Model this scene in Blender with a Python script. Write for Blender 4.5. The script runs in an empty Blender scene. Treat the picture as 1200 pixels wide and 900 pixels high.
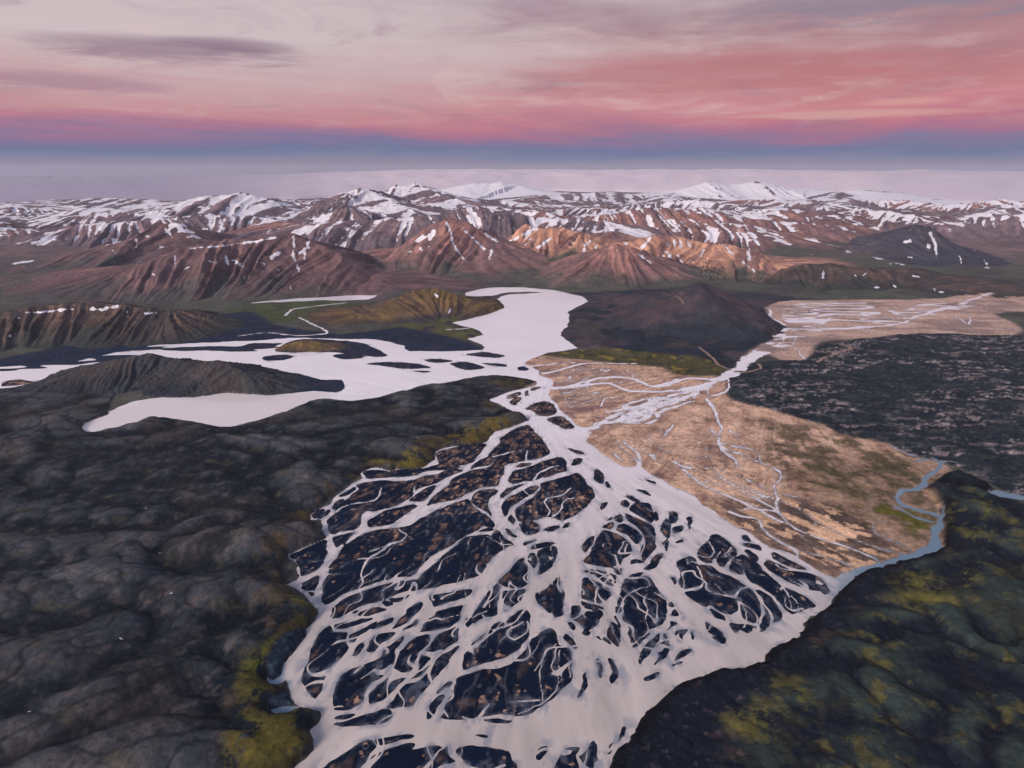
# Aerial view of a braided glacial river in a highland valley, mountains and fog behind.
import bpy, math, re
import numpy as np

SC = bpy.context.scene
COL = SC.collection
R = math.radians

# ------------------------------------------------------------------ camera
H = 600.0                       # metres above the river plain
FPX = 811.0                     # focal length in pixels of the 1200 px wide photograph
PITCH = math.atan(255.0 / FPX)  # horizon lies 255 px above the middle
cam_data = bpy.data.cameras.new("camera")
cam_data.sensor_width = 36.0
cam_data.lens = 36.0 * FPX / 1200.0
cam_data.clip_start = 1.0
cam_data.clip_end = 200000.0
cam = bpy.data.objects.new("camera", cam_data)
COL.objects.link(cam)
cam.location = (0, 0, H)
cam.rotation_euler = (math.pi / 2 - PITCH, 0, 0)
SC.camera = cam

# ------------------------------------------------------------------ exposure and sampling
SC.view_settings.view_transform = 'Standard'
SC.view_settings.look = 'None'
SC.view_settings.exposure = 0.3
SC.view_settings.gamma = 1.0
SC.view_settings.use_curve_mapping = False
SC.render.engine = 'CYCLES'
SC.cycles.use_denoising = True
SC.cycles.use_adaptive_sampling = True
SC.cycles.adaptive_threshold = 0.02
SC.cycles.max_bounces = 3
SC.cycles.diffuse_bounces = 1
SC.cycles.glossy_bounces = 1
SC.cycles.volume_bounces = 0
SC.cycles.transparent_max_bounces = 4

SUN_EL, SUN_AZ = 27.0, 228.0    # degrees; azimuth clockwise from the viewing direction (+Y): behind, to the left
sun_data = bpy.data.lights.new("sun", 'SUN')
sun_data.energy = 3.0
sun_data.angle = R(12)
sun_data.color = (1.0, 0.82, 0.73)
sun = bpy.data.objects.new("sun", sun_data)
COL.objects.link(sun)
sun.rotation_euler = (R(90 - SUN_EL), 0, R(180 - SUN_AZ))

# ------------------------------------------------------------------ world: dusk sky with a veil of cloud
def lin(c):
    out = []
    for v in c:
        v = v / 255.0
        out.append(v / 12.92 if v <= 0.04045 else ((v + 0.055) / 1.055) ** 2.4)
    return out

world = bpy.data.worlds.new("World")
SC.world = world
world.use_nodes = True
wn = world.node_tree
wn.nodes.clear()

class G:
    """small helper to write node graphs as expressions"""
    def __init__(self, nt): self.nt = nt
    def new(self, t, **kw):
        n = self.nt.nodes.new(t)
        for k, v in kw.items(): setattr(n, k, v)
        return n
    def put(self, sock, v):
        if isinstance(v, bpy.types.NodeSocket): self.nt.links.new(v, sock)
        else: sock.default_value = v
    def m(self, op, a, b=0.0, c=0.0, clamp=False):
        n = self.new('ShaderNodeMath', operation=op, use_clamp=clamp)
        for s, v in zip(n.inputs, (a, b, c)): self.put(s, v)
        return n.outputs[0]
    def step(self, a, lo, hi):
        n = self.new('ShaderNodeMapRange', interpolation_type='SMOOTHSTEP')
        self.put(n.inputs['Value'], a); self.put(n.inputs['From Min'], lo); self.put(n.inputs['From Max'], hi)
        return n.outputs['Result']
    def mix(self, f, a, b, blend='MIX'):
        n = self.new('ShaderNodeMix', data_type='RGBA', blend_type=blend)
        self.put(n.inputs['Factor'], f)
        for s, v in ((n.inputs[6], a), (n.inputs[7], b)):
            if not isinstance(v, bpy.types.NodeSocket): v = (*v[:3], 1.0)
            self.put(s, v)
        return n.outputs[2]
    def noise(self, vec, scale, detail=4.0, rough=0.55, dist=0.0):
        n = self.new('ShaderNodeTexNoise')
        self.put(n.inputs['Vector'], vec); n.inputs['Scale'].default_value = scale
        n.inputs['Detail'].default_value = detail; n.inputs['Roughness'].default_value = rough
        n.inputs['Distortion'].default_value = dist
        return n.outputs['Fac']
    def xyz(self, a, b, c=0.0):
        n = self.new('ShaderNodeCombineXYZ')
        for s, v in zip(n.inputs, (a, b, c)): self.put(s, v)
        return n.outputs[0]
    def ramp(self, f, stops):
        n = self.new('ShaderNodeValToRGB')
        e = n.color_ramp.elements
        while len(e) < len(stops): e.new(0.5)
        for el, (p, c) in zip(e, stops):
            el.position = p; el.color = (*c, 1.0)
        self.put(n.inputs['Fac'], f)
        return n.outputs['Color']

g = G(wn)
tc = g.new('ShaderNodeTexCoord')
sep = g.new('ShaderNodeSeparateXYZ'); wn.links.new(tc.outputs['Generated'], sep.inputs[0])
dx, dy, dz = sep.outputs
DEG = 180 / math.pi
az = g.m('MULTIPLY', g.m('ARCTAN2', dx, dy), DEG)
el0 = g.m('MULTIPLY', g.m('ARCSINE', dz), DEG)
inv = g.m('DIVIDE', 1.0, g.m('ADD', g.m('MAXIMUM', dz, 0.0), 0.07))
plane = g.xyz(g.m('MULTIPLY', dx, inv), g.m('MULTIPLY', dy, inv), 0.0)     # a cloud layer overhead, seen in perspective
n_big = g.noise(plane, 0.42, 5.0, 0.58, 0.6)
n_mid = g.noise(plane, 1.5, 6.0, 0.62, 0.4)
streak = g.noise(g.xyz(g.m('MULTIPLY', az, 0.035), g.m('MULTIPLY', el0, 0.33), 3.7), 1.0, 6.0, 0.6, 0.8)
fine = g.noise(g.xyz(g.m('MULTIPLY', az, 0.16), g.m('MULTIPLY', el0, 1.1), 9.1), 1.0, 5.0, 0.6, 0.5)
wob = g.m('MULTIPLY', g.m('SUBTRACT', streak, 0.5), g.step(el0, -0.5, 3.0))
el = g.m('ADD', el0, g.m('MULTIPLY', wob, 5.5))
elf = g.m('DIVIDE', el, 45.0, clamp=True)
def stops(lst): return [(max(0.0, e) / 45.0, lin(c)) for e, c in lst]
low = [(0, (150, 138, 156)), (0.6, (124, 128, 156)), (1.15, (104, 116, 152)), (1.75, (122, 112, 150))]
pink = g.ramp(elf, stops(low + [(2.5, (160, 106, 138)), (3.2, (184, 112, 132)), (4.4, (196, 126, 138)), (6.0, (180, 116, 126)),
                                 (8.2, (166, 112, 122)), (10, (156, 118, 130)), (13, (156, 138, 152)), (24, (142, 142, 168)), (42, (130, 142, 176))]))
pale = g.ramp(elf, stops(low + [(2.5, (158, 112, 142)), (3.2, (180, 120, 140)), (4.4, (190, 142, 150)), (6.0, (194, 166, 172)),
                                 (8.5, (200, 184, 188)), (11, (198, 182, 186)), (14, (182, 172, 180)), (24, (148, 150, 172)), (42, (132, 144, 178))]))
side = g.m('MULTIPLY', g.m('SINE', g.m('ADD', g.m('MULTIPLY', az, 1 / DEG * 1.6), -0.02)), 0.30)      # the pink veil lies to the right
pinkness = g.step(g.m('ADD', g.m('ADD', g.m('MULTIPLY', n_big, 0.5), g.m('MULTIPLY', streak, 0.6)), side), 0.38, 0.80)
sky = g.mix(pinkness, pale, pink)
# broken grey-violet undersides and pale wisps
grey = g.step(g.m('ADD', g.m('MULTIPLY', n_mid, 0.6), g.m('MULTIPLY', streak, 0.5)), 0.62, 0.86)
grey = g.m('MULTIPLY', grey, g.step(el0, 3.0, 11.0))
sky = g.mix(g.m('MULTIPLY', grey, 0.75), sky, lin((144, 122, 138)))
wisp = g.m('MULTIPLY', g.step(fine, 0.5, 0.78), g.step(el0, 2.0, 4.5))
sky = g.mix(g.m('MULTIPLY', wisp, 0.4), sky, lin((206, 184, 186)))
veil = g.noise(g.xyz(g.m('ADD', g.m('MULTIPLY', az, 0.095), g.m('MULTIPLY', el0, 0.05)), g.m('SUBTRACT', g.m('MULTIPLY', el0, 0.42), g.m('MULTIPLY', az, 0.022)), 21.0), 1.0, 8.0, 0.60, 0.7)
dark = g.m('MULTIPLY', g.step(veil, 0.50, 0.74), g.step(el0, 1.2, 3.4))
sky = g.mix(g.m('MULTIPLY', dark, 0.62), sky, lin((150, 112, 132)))
lite = g.m('MULTIPLY', g.step(veil, 0.47, 0.28), g.step(el0, 2.2, 4.5))
sky = g.mix(g.m('MULTIPLY', lite, 0.55), sky, lin((212, 182, 182)))
def bank(sky, a0, e0, ha, he, col, k, seed):
    """one long cloud: an uneven lens in azimuth and elevation"""
    w = g.noise(g.xyz(g.m('MULTIPLY', az, 0.16), g.m('MULTIPLY', el0, 1.5), seed), 1.0, 7.0, 0.62, 0.6)
    da = g.m('DIVIDE', g.m('SUBTRACT', az, a0), ha)
    de = g.m('DIVIDE', g.m('SUBTRACT', el0, g.m('ADD', e0, g.m('MULTIPLY', g.m('SUBTRACT', w, 0.5), he * 1.6))), he)
    d = g.m('ADD', g.m('MULTIPLY', da, da), g.m('MULTIPLY', de, de))
    d = g.m('ADD', d, g.m('MULTIPLY', g.m('SUBTRACT', w, 0.5), 2.2))
    f = g.m('SUBTRACT', 1.0, g.step(d, 0.0, 1.35))
    return g.mix(g.m('MULTIPLY', f, k), sky, lin(col))
sky = bank(sky, -24.5, 7.6, 9.5, 0.85, (136, 110, 130), 0.7, 1.0)
sky = bank(sky, -20.5, 8.1, 5.0, 0.55, (126, 98, 122), 0.6, 2.0)
sky = bank(sky, -31.0, 5.3, 6.5, 0.65, (150, 110, 134), 0.55, 3.0)
sky = bank(sky, 15.0, 6.6, 16.0, 1.6, (178, 108, 116), 0.6, 4.0)
sky = bank(sky, 24.0, 3.5, 8.0, 0.35, (206, 162, 156), 0.6, 5.0)
sky = bank(sky, 29.0, 10.6, 14.0, 1.5, (138, 122, 140), 0.85, 6.0)
sky = bank(sky, 28.0, 4.2, 3.0, 0.28, (208, 160, 152), 0.5, 7.0)
nish = g.new('ShaderNodeTexSky', sky_type='NISHITA', sun_disc=False)
nish.sun_elevation = R(3.0); nish.sun_rotation = R(SUN_AZ)
bg1 = g.new('ShaderNodeBackground'); wn.links.new(sky, bg1.inputs['Color']); bg1.inputs['Strength'].default_value = 1.0
bg2 = g.new('ShaderNodeBackground'); wn.links.new(nish.outputs[0], bg2.inputs['Color']); bg2.inputs['Strength'].default_value = 0.06
addw = g.new('ShaderNodeMixShader'); addw.inputs[0].default_value = 0.84                                 # the veil covers most of the clear sky
wn.links.new(bg2.outputs[0], addw.inputs[1]); wn.links.new(bg1.outputs[0], addw.inputs[2])
wo = g.new('ShaderNodeOutputWorld'); wn.links.new(addw.outputs[0], wo.inputs['Surface'])

# ------------------------------------------------------------------ survey: points of the plain read off the photograph
SP, CP = math.sin(PITCH), math.cos(PITCH)
def ray(px, py):
    return (px - 600.0), FPX * CP + (450.0 - py) * SP, -FPX * SP + (450.0 - py) * CP
def ground(px, py):
    a, b, c = ray(px, py)
    t = -H / c
    return a * t, b * t
def at(px, py, D):
    a, b, c = ray(px, py)
    return a / b * D, D, H + c / b * D
TILE = {'F': (0, 0, 1), 'A': (320, 490, 6), 'B': (480, 490, 6), 'C': (640, 490, 6), 'D': (320, 630, 6), 'E': (480, 630, 6),
        'H': (640, 630, 6), 'J': (800, 600, 6), 'P': (320, 750, 6), 'Q': (480, 750, 6), 'I': (640, 750, 6), 'K': (560, 400, 6),
        'M': (700, 400, 6), 'L': (280, 330, 3), 'N': (800, 440, 3), 'V': (800, 180, 3), 'S': (960, 520, 6), 'W': (0, 380, 4)}
def trace(txt):
    """'A 12,40 33,50 B 5,6' -> photograph pixels; a letter switches the map sheet"""
    out = []; o = TILE['F']
    for tok in txt.split():
        if tok[0].isalpha(): o = TILE[tok]; continue
        v = [float(q) for q in tok.split(',')]
        out.append((o[0] + v[0] / o[2], o[1] + v[1] / o[2]) + ((v[2],) if len(v) > 2 else ()))
    return out

WATER = {
 'lake': "613,337 573,337 547,343 549,347 578,346 598,342 640,343 600,345 582,350 592,360 567,370 530,378 553,384 566,392 548,397 563,403 567,410 "
         "480,412 473,405 440,398 380,397 340,396 300,399 262,401 185,404 125,415 82,425 50,426 0,430 -160,440 -160,462 0,455 25,452 55,443 75,436 97,428 145,424 172,422 207,424 240,424 275,429 300,431 "
         "323,435 347,437 377,445 400,445 405,455 393,460 367,458 313,463 280,461 262,460 225,466 190,466 155,471 130,482 127,486 100,495 96,505 110,507 157,499 175,491 192,489 225,494 250,499.5 270,500 300,494 "
         "330,485 363,470 383,467 413,470 460,463 497,453 553,443 593,441 630,447 623,453 600,458 574,468 582,472 593,477 595,483 603,485 622,492 "
         "640,510 670,505 675,498 668,490 658,482 653,472 645,467 643,460 648,453 647,444 633,440 632,435 615,427 618,423 633,417 642,413 677,408 657,393 667,377 667,365 688,353 680,347 647,340",
 'braids': "622,491 597,502 578,506 570,518 560,521 530,524 512,529 510,538 497,547.5 483,551 465,549 458,552 440,548 430,550 423,555 424,561 413,567 400,575 392.5,583 385,592 372,598 364,605 365,609 377,609 "
           "377,620 382,631 360,640 336,650 345,657.5 347,667 350,674 346,680 331,687 345,688.5 357,698 368,708 372,717 371,727 359,738 357,748 345,762 332,778 331,793 337,802 341,820 353,828 373,832 377,840 370,850 362,857 365,867 367.5,880 358,890 345,899 "
           "310,935 260,1010 560,1040 690,960 713,899 733,868 747,850 753,838 773,822 790,807 813,795 840,787 870,782 893,775 910,760 928,749 942,737 950,722 965,718 972,705 983,696 992,687 1000,677 1012,671 1035,664 1030,659 "
           "1000,668 988,672 978,678 960,670 943,658 927,648 903,641 888,632 873,622 853,612 838,600 823,592 817,583 793,572 777,562 763,556 753,547 742,547 733,547 718,540 702,528 687,517 688,513 693,507 675,498 645,495",
 'pool': "1148,580 1165,574 1180,578 1200,581 1214,588 1192,590 1168,586", 'spring': "311,793 320,797 331,792 334,798 325,803 315,800", 'backwater': "318,833 335,829 352,828 342,835 326,839",
 'far_lake': "290,355 345,350 400,347 440,346 432,351 380,352 320,354",
}
# land that stands in the water: (size word, outline)
BARS = """
A 640,370 740,366 820,378 870,363 960,362 1060,355 1150,330 1200,322 B 330,338 360,345 300,360 140,368 60,398 A 1000,400 900,415 780,424 670,424 645,400
A 590,465 760,442 900,447 1000,428 1090,402 1160,395 B 250,368 340,362 372,370 300,400 240,425 190,455 100,482 45,505 A 990,520 950,570 900,595 800,635 700,655 650,655 618,680 605,745 560,788 480,800 420,815 390,780 385,720 430,675 445,640 480,590 540,555 560,530 600,500
A 665,765 670,720 720,690 780,655 880,625 980,612 1010,625 940,670 880,715 840,742 700,768
A 960,585 1000,540 1080,490 1140,475 1120,520 1090,560 1040,590
A 420,860 440,832 520,815 570,806 540,840 500,890 D 490,40 440,68 425,30
A 470,535 560,485 575,500 540,525 480,550
A 275,695 310,655 360,640 345,702
A 360,690 380,642 402,650 388,672
A 422,612 470,576 500,570 430,640
B 195,250 230,232 330,207 430,192 540,182 520,225 470,270 440,310 370,328 220,350 205,330 200,290
B 430,355 480,300 560,268 595,280 600,300 550,330 480,345
B 640,135 720,85 825,48 870,80 920,140 970,195 983,240 955,265 880,290 820,295 770,305 700,320 665,345 655,400 630,450 600,480 500,488 450,508 390,540 330,567 250,588 160,604 120,612 170,560 220,510 280,470 300,430 380,390 430,370 540,350 600,310 595,268 560,262 600,215 640,165
B 755,345 772,320 860,315 840,332
B 700,440 730,380 800,355 880,330 960,300 1040,275 1080,285 1100,320 1095,368 1050,385 960,413 930,408 870,438 800,445 740,460
B 640,540 680,500 760,472 810,462 760,490 700,520 650,565
B 650,640 660,590 720,545 800,510 850,482 900,480 880,520 820,555 750,600 700,640 680,688 655,670
B 690,710 720,680 735,720 715,745
B 750,680 745,650 800,600 870,560 920,500 920,460 1000,437 1080,417 C 160,402 210,385 250,410 300,470 330,500 335,550 300,600 240,660 170,700 110,718 60,700 B 1030,705 960,695 880,722 800,735 760,720
B 780,765 770,742 870,732 905,750 905,795 860,815 810,820
B 945,790 970,770 1050,755 1050,775 990,800
B 1075,775 1090,750 1130,735 1110,765
B 675,775 700,783 745,825 740,838 700,815
B 445,555 480,512 560,502 610,507 600,530 560,570 545,610 560,660 575,690 520,650 470,620 440,585
A 960,752 B 90,703 200,643 300,603 400,568 430,595 450,625 500,663 560,702 590,735 600,762 570,772 520,757 480,788 420,815 350,858 E 240,78 D 1120,125 1060,175 1010,236 960,268 850,280 720,318 600,358 500,398 420,448 375,470 355,450 345,410 360,330 390,250 420,170 450,140 490,65 A 560,862 620,818 700,793 840,777
D 430,550 412,530 420,490 500,432 600,388 720,352 850,312 1000,294 1060,248 1150,168 1200,126 E 300,75 390,5 B 440,828 540,825 560,845 E 545,20 540,60 545,100 508,145 530,185 510,230 490,260 380,300 250,330 130,358 40,374 D 960,372 900,388 820,420 740,450 640,465 580,488 520,533 460,563
B 555,860 570,830 610,790 640,800 680,850 720,890 E 715,50 660,80 600,120 560,170 537,176 516,145 556,105 550,50
B 480,800 540,777 590,782 560,800
D 115,125 180,92 280,54 370,20 368,80 372,130 340,195 300,235 200,272 190,262 196,230 165,190 160,160
D 180,340 220,313 310,268 325,320 290,370 280,410 230,375
D 435,610 520,592 600,577 690,562 690,575 600,610 520,635 450,640
D 605,545 620,515 700,490 780,500 790,510 680,540 620,552
D 410,545 470,530 500,540 430,562
D 760,450 800,445 840,465 790,485
D 820,430 880,425 960,400 900,440 840,450
D 560,525 580,508 595,515 575,533
D 540,725 545,685 640,640 730,592 690,640 600,690 570,730
D 690,645 760,590 840,562 820,600 740,635
D 835,640 870,590 930,540 950,500 1030,457 1050,470 1040,510 980,560 920,605
D 910,650 1010,580 1020,600 950,640
D 670,800 690,740 720,690 830,668 845,680 760,740 710,800
D 555,830 590,770 640,740 640,770 600,820
D 330,680 395,617 430,667 520,668 505,720 525,770 P 520,60 470,130 400,190 350,280 320,360 295,405 240,370 210,310 205,260 240,170 270,80 310,10
E 145,405 250,390 435,368 440,385 395,425 280,450 190,475 165,480
E 95,650 120,600 180,550 200,515 370,477 360,520 340,580 290,620 180,648 90,663
D 1000,710 1050,692 1100,687 1090,740 1020,820 990,880 P 990,170 960,240 900,300 840,360 780,420 720,448 680,455 690,380 760,300 830,240 860,180 880,120 950,20
E 180,702 240,662 335,632 345,700 330,735 260,765 180,830 Q 130,150 62,213 75,130 120,70
Q 345,45 320,85 250,180 150,290 60,400 5,455 P 880,456 830,472 800,465 850,420 880,380 940,310 1000,255 1100,180 Q 240,100
P 432,495 425,410 450,300 500,225 600,185 700,150 770,110 790,60 860,5 D 920,692 860,790 P 850,120 830,190 780,240 690,300 650,370 630,430 540,480
P 435,600 500,575 600,545 700,505 810,482 832,530 800,560 740,578 560,600
P 440,560 520,520 575,520 540,545
P 380,895 500,800 600,730 650,707 700,707 725,742 680,790 640,870 600,960 440,1000 300,960
P 720,690 820,680 970,667 980,685 850,710 740,728
P 690,880 700,820 770,780 860,750 950,732 990,737 980,772 1100,752 1180,765 Q 180,810 100,890 60,960 P 760,980
Q 230,775 270,757 290,830 330,842 280,870 200,893 140,930 180,840
Q 330,790 350,762 450,756 560,770 690,787 705,840 745,890 700,960 520,980 480,890 400,868 360,820
Q 228,553 255,510 265,430 300,370 330,310 345,268 400,247 520,212 620,197 720,172 790,100 830,50 E 850,715 900,690 970,627 1010,660 1030,720 1050,760 1110,780 1140,830 Q 1145,160 1130,280 1060,360 1000,420 900,488 860,518 760,533 700,520 560,525 480,550 350,563
E 405,800 480,770 560,692 610,652 700,614 760,560 820,507 845,560 822,690 770,770 680,830 560,872 Q 480,178 375,206 390,130
E 435,755 520,680 570,642 580,655 500,715
E 575,630 600,605 650,595 655,615 600,635
E 685,600 690,575 780,520 808,512 740,580
E 440,540 490,470 560,390 620,320 640,332 638,400 622,470 610,545 520,560 458,600 450,575
E 390,600 400,565 435,557 443,600 415,630
E 630,310 680,260 740,190 800,140 812,180 830,240 830,310 800,345 720,356 660,345
E 663,372 740,368 810,362 790,410 740,470 672,513 664,440
E 838,160 840,112 878,112 888,160 862,218
E 907,100 1000,62 1035,80 1035,130 990,200 930,258 903,260 906,180
E 855,80 890,47 960,37 1030,42 950,70
E 800,40 860,22 900,17 830,45 805,55
E 890,420 895,385 940,370 990,322 995,370 988,530 940,490 910,460
E 1003,540 1003,380 1015,312 1060,282 1060,340 1080,380 1085,470 1075,540 1040,550
H 175,560 180,490 220,472 300,490 385,517 395,550 360,600 310,640 300,680 270,685 255,665 265,635 220,590
H 165,600 190,595 210,635 200,650
H 245,410 265,290 310,290 370,310 435,360 450,400 400,470 340,455 270,430
H 245,442 300,462 393,491 388,501 300,485 245,460
C 345,890 400,792 460,802 540,842 590,882 H 603,60 598,100 543,150 525,200 535,255 500,262 465,215 390,205 320,190 275,165
C 255,890 300,845 345,832 H 325,50 270,103 255,80
H 262,240 330,222 400,242 490,272 495,300 478,345 420,320 340,260
H 600,160 650,152 690,170 600,190
C 555,667 600,692 700,732 750,760 770,840 H 770,40 780,60 740,110 690,158 662,110 682,60 C 694,865 690,838 640,768 570,720
C 500,790 510,752 550,742 620,782 668,832 668,858 640,883 580,830
C 585,640 620,605 660,590 720,600 740,650 755,690 745,738 690,708 620,668
C 565,545 590,545 650,580 630,590 580,565
C 530,590 560,575 590,605 570,625 535,615
C 340,430 345,365 370,362 410,405 410,440 390,460
C 420,470 430,440 450,480 425,487
C 385,600 440,590 400,635 385,640
C 150,212 200,220 260,235 270,255 220,250
C 180,330 200,290 250,285 240,310 200,335
C 700,435 760,450 755,460 720,450
C 640,505 690,510 740,550 700,540
C 430,720 470,695 460,715
C 485,700 520,675 535,700 530,730 500,730
C 400,765 440,740 480,735 450,780 410,770
C 805,750 850,705 870,740 875,800 855,850 810,790
C 870,660 910,660 925,700 915,735 875,730
C 895,770 960,755 960,780 905,810
C 990,700 1020,695 1030,720 1010,780 1000,730
C 760,660 785,680 790,710 765,720
C 920,870 960,850 960,870 925,882
C 825,880 850,855 870,870 H 865,40 840,90 830,50
H 690,220 730,180 760,140 815,110 810,140 770,200 720,230
H 540,330 620,292 680,272 740,290 770,330 800,380 830,440 838,540 820,600 740,640 700,655 640,710 600,740 585,690 590,650 550,570 550,500 560,440 520,480 505,460 515,400
H 555,310 620,255 680,250 640,280 580,305
H 500,520 495,490 530,485 530,510 510,530
H 485,550 510,550 550,600 550,635 520,640 505,600
H 435,660 450,605 470,595 520,650 520,760 490,755 440,690
H 405,720 420,695 455,740 450,752
H 355,700 370,690 390,720
H 615,770 640,730 700,680 720,670 690,710 640,760
H 655,850 690,780 740,720 790,680 790,710 770,770 720,820 680,860 665,890
H 790,770 820,740 855,730 862,780 840,830 800,870 760,900 790,840
H 850,650 870,600 870,560 900,500 930,530 975,550 940,570 910,610
H 920,660 950,645 985,640 970,680 940,730 925,700
H 910,860 930,810 1000,780 1010,790 980,820
H 890,895 960,870 950,885 900,903
H 850,460 880,450 890,475 865,485
H 885,285 905,280 915,310 905,330
H 815,720 835,678 842,710
H 110,710 140,680 180,710 210,770 190,780 150,740
I 355,140 370,135 395,180 390,265 375,240
I 430,130 470,150 505,220 490,280 465,305 460,260 480,220 455,170
I 215,400 245,330 265,240 275,235 285,310 260,350 240,390
I 690,280 700,265 790,230 800,240 760,270 705,285
I 75,890 110,790 150,767 235,757 215,820 240,890 180,960 40,960
I 250,830 300,790 330,722 355,722 345,830 320,890 280,870
I 490,690 545,610 558,620 500,700
I 425,800 485,710 450,780
Q 185,370 220,330 280,300 300,305 250,360 200,378
Q 120,540 135,470 200,395 235,400 190,490 150,540
Q 530,560 600,560 715,570 650,585 580,580
Q 455,675 500,665 545,672 520,685
Q 900,840 905,790 950,760 965,765 920,840
J 110,275 140,235 190,200 190,170 230,155 290,190 350,230 375,270 370,310 330,340 280,380 245,360 238,320 215,330 200,360 160,355 110,320
J -40,350 0,330 60,310 90,340 110,370 200,380 260,420 330,455 400,490 470,540 540,545 620,600 670,660 690,720 680,760 620,790 530,840 500,805 460,850 400,820 370,840 330,800 280,760 220,740 180,680 80,640 30,580 20,560 0,540 -25,490 -10,430 -30,390
J 330,390 360,340 410,300 480,340 540,380 600,440 660,490 700,530 750,548 790,560 870,600 930,650 920,670 880,680 790,700 750,710 690,650 640,590 560,530 480,490 420,450 350,420
J 575,370 600,340 680,370 760,410 860,430 950,460 1020,520 1030,580 990,580 960,555 880,540 800,520 720,480 650,440 600,400
J 620,290 640,280 700,310 780,350 850,390 870,410 800,400 700,370 640,330
J 410,170 440,165 480,200 470,210 430,195
J 430,220 480,220 540,235 545,270 500,260 450,240
J 445,275 470,270 520,310 520,340 490,345 460,310
J 165,780 210,800 270,840 298,890 280,925 230,900 180,850
J 60,830 85,880 75,890
K 200,390 260,360 300,355 290,375 215,405
K 225,425 260,395 295,395 290,415 260,450 235,440
K 330,380 345,345 355,350 350,375
K 370,340 400,320 445,320 440,330 390,345
K 345,480 400,440 460,420 530,440 550,500 500,525 420,520 380,490
K 480,550 580,530 640,570 675,600 625,622 570,590
K 275,185 310,180 348,195 330,207 290,204
L 130,240 200,205 290,203 420,213 490,240 520,260 480,265 360,250 280,247 180,249
L 85,265 150,258 190,265 160,276 100,275
L 330,260 380,253 440,265 370,272
L 450,287 540,282 620,289 668,302 600,306 540,301 500,296
L 610,313 670,315 650,320
L 650,275 700,271 750,280 690,286
L 740,290 800,283 860,298 850,308 800,311
L 800,258 860,247 930,262 900,269
L 860,285 930,288 935,298 890,293
L 0,230 60,215 130,219 120,229 40,232
W 520,128 640,112 760,104 740,112 600,128
W 20,268 90,262 160,270 120,283 10,288
W 760,118 900,108 1000,103 960,120 820,124
""".strip().split('\n')
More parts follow.
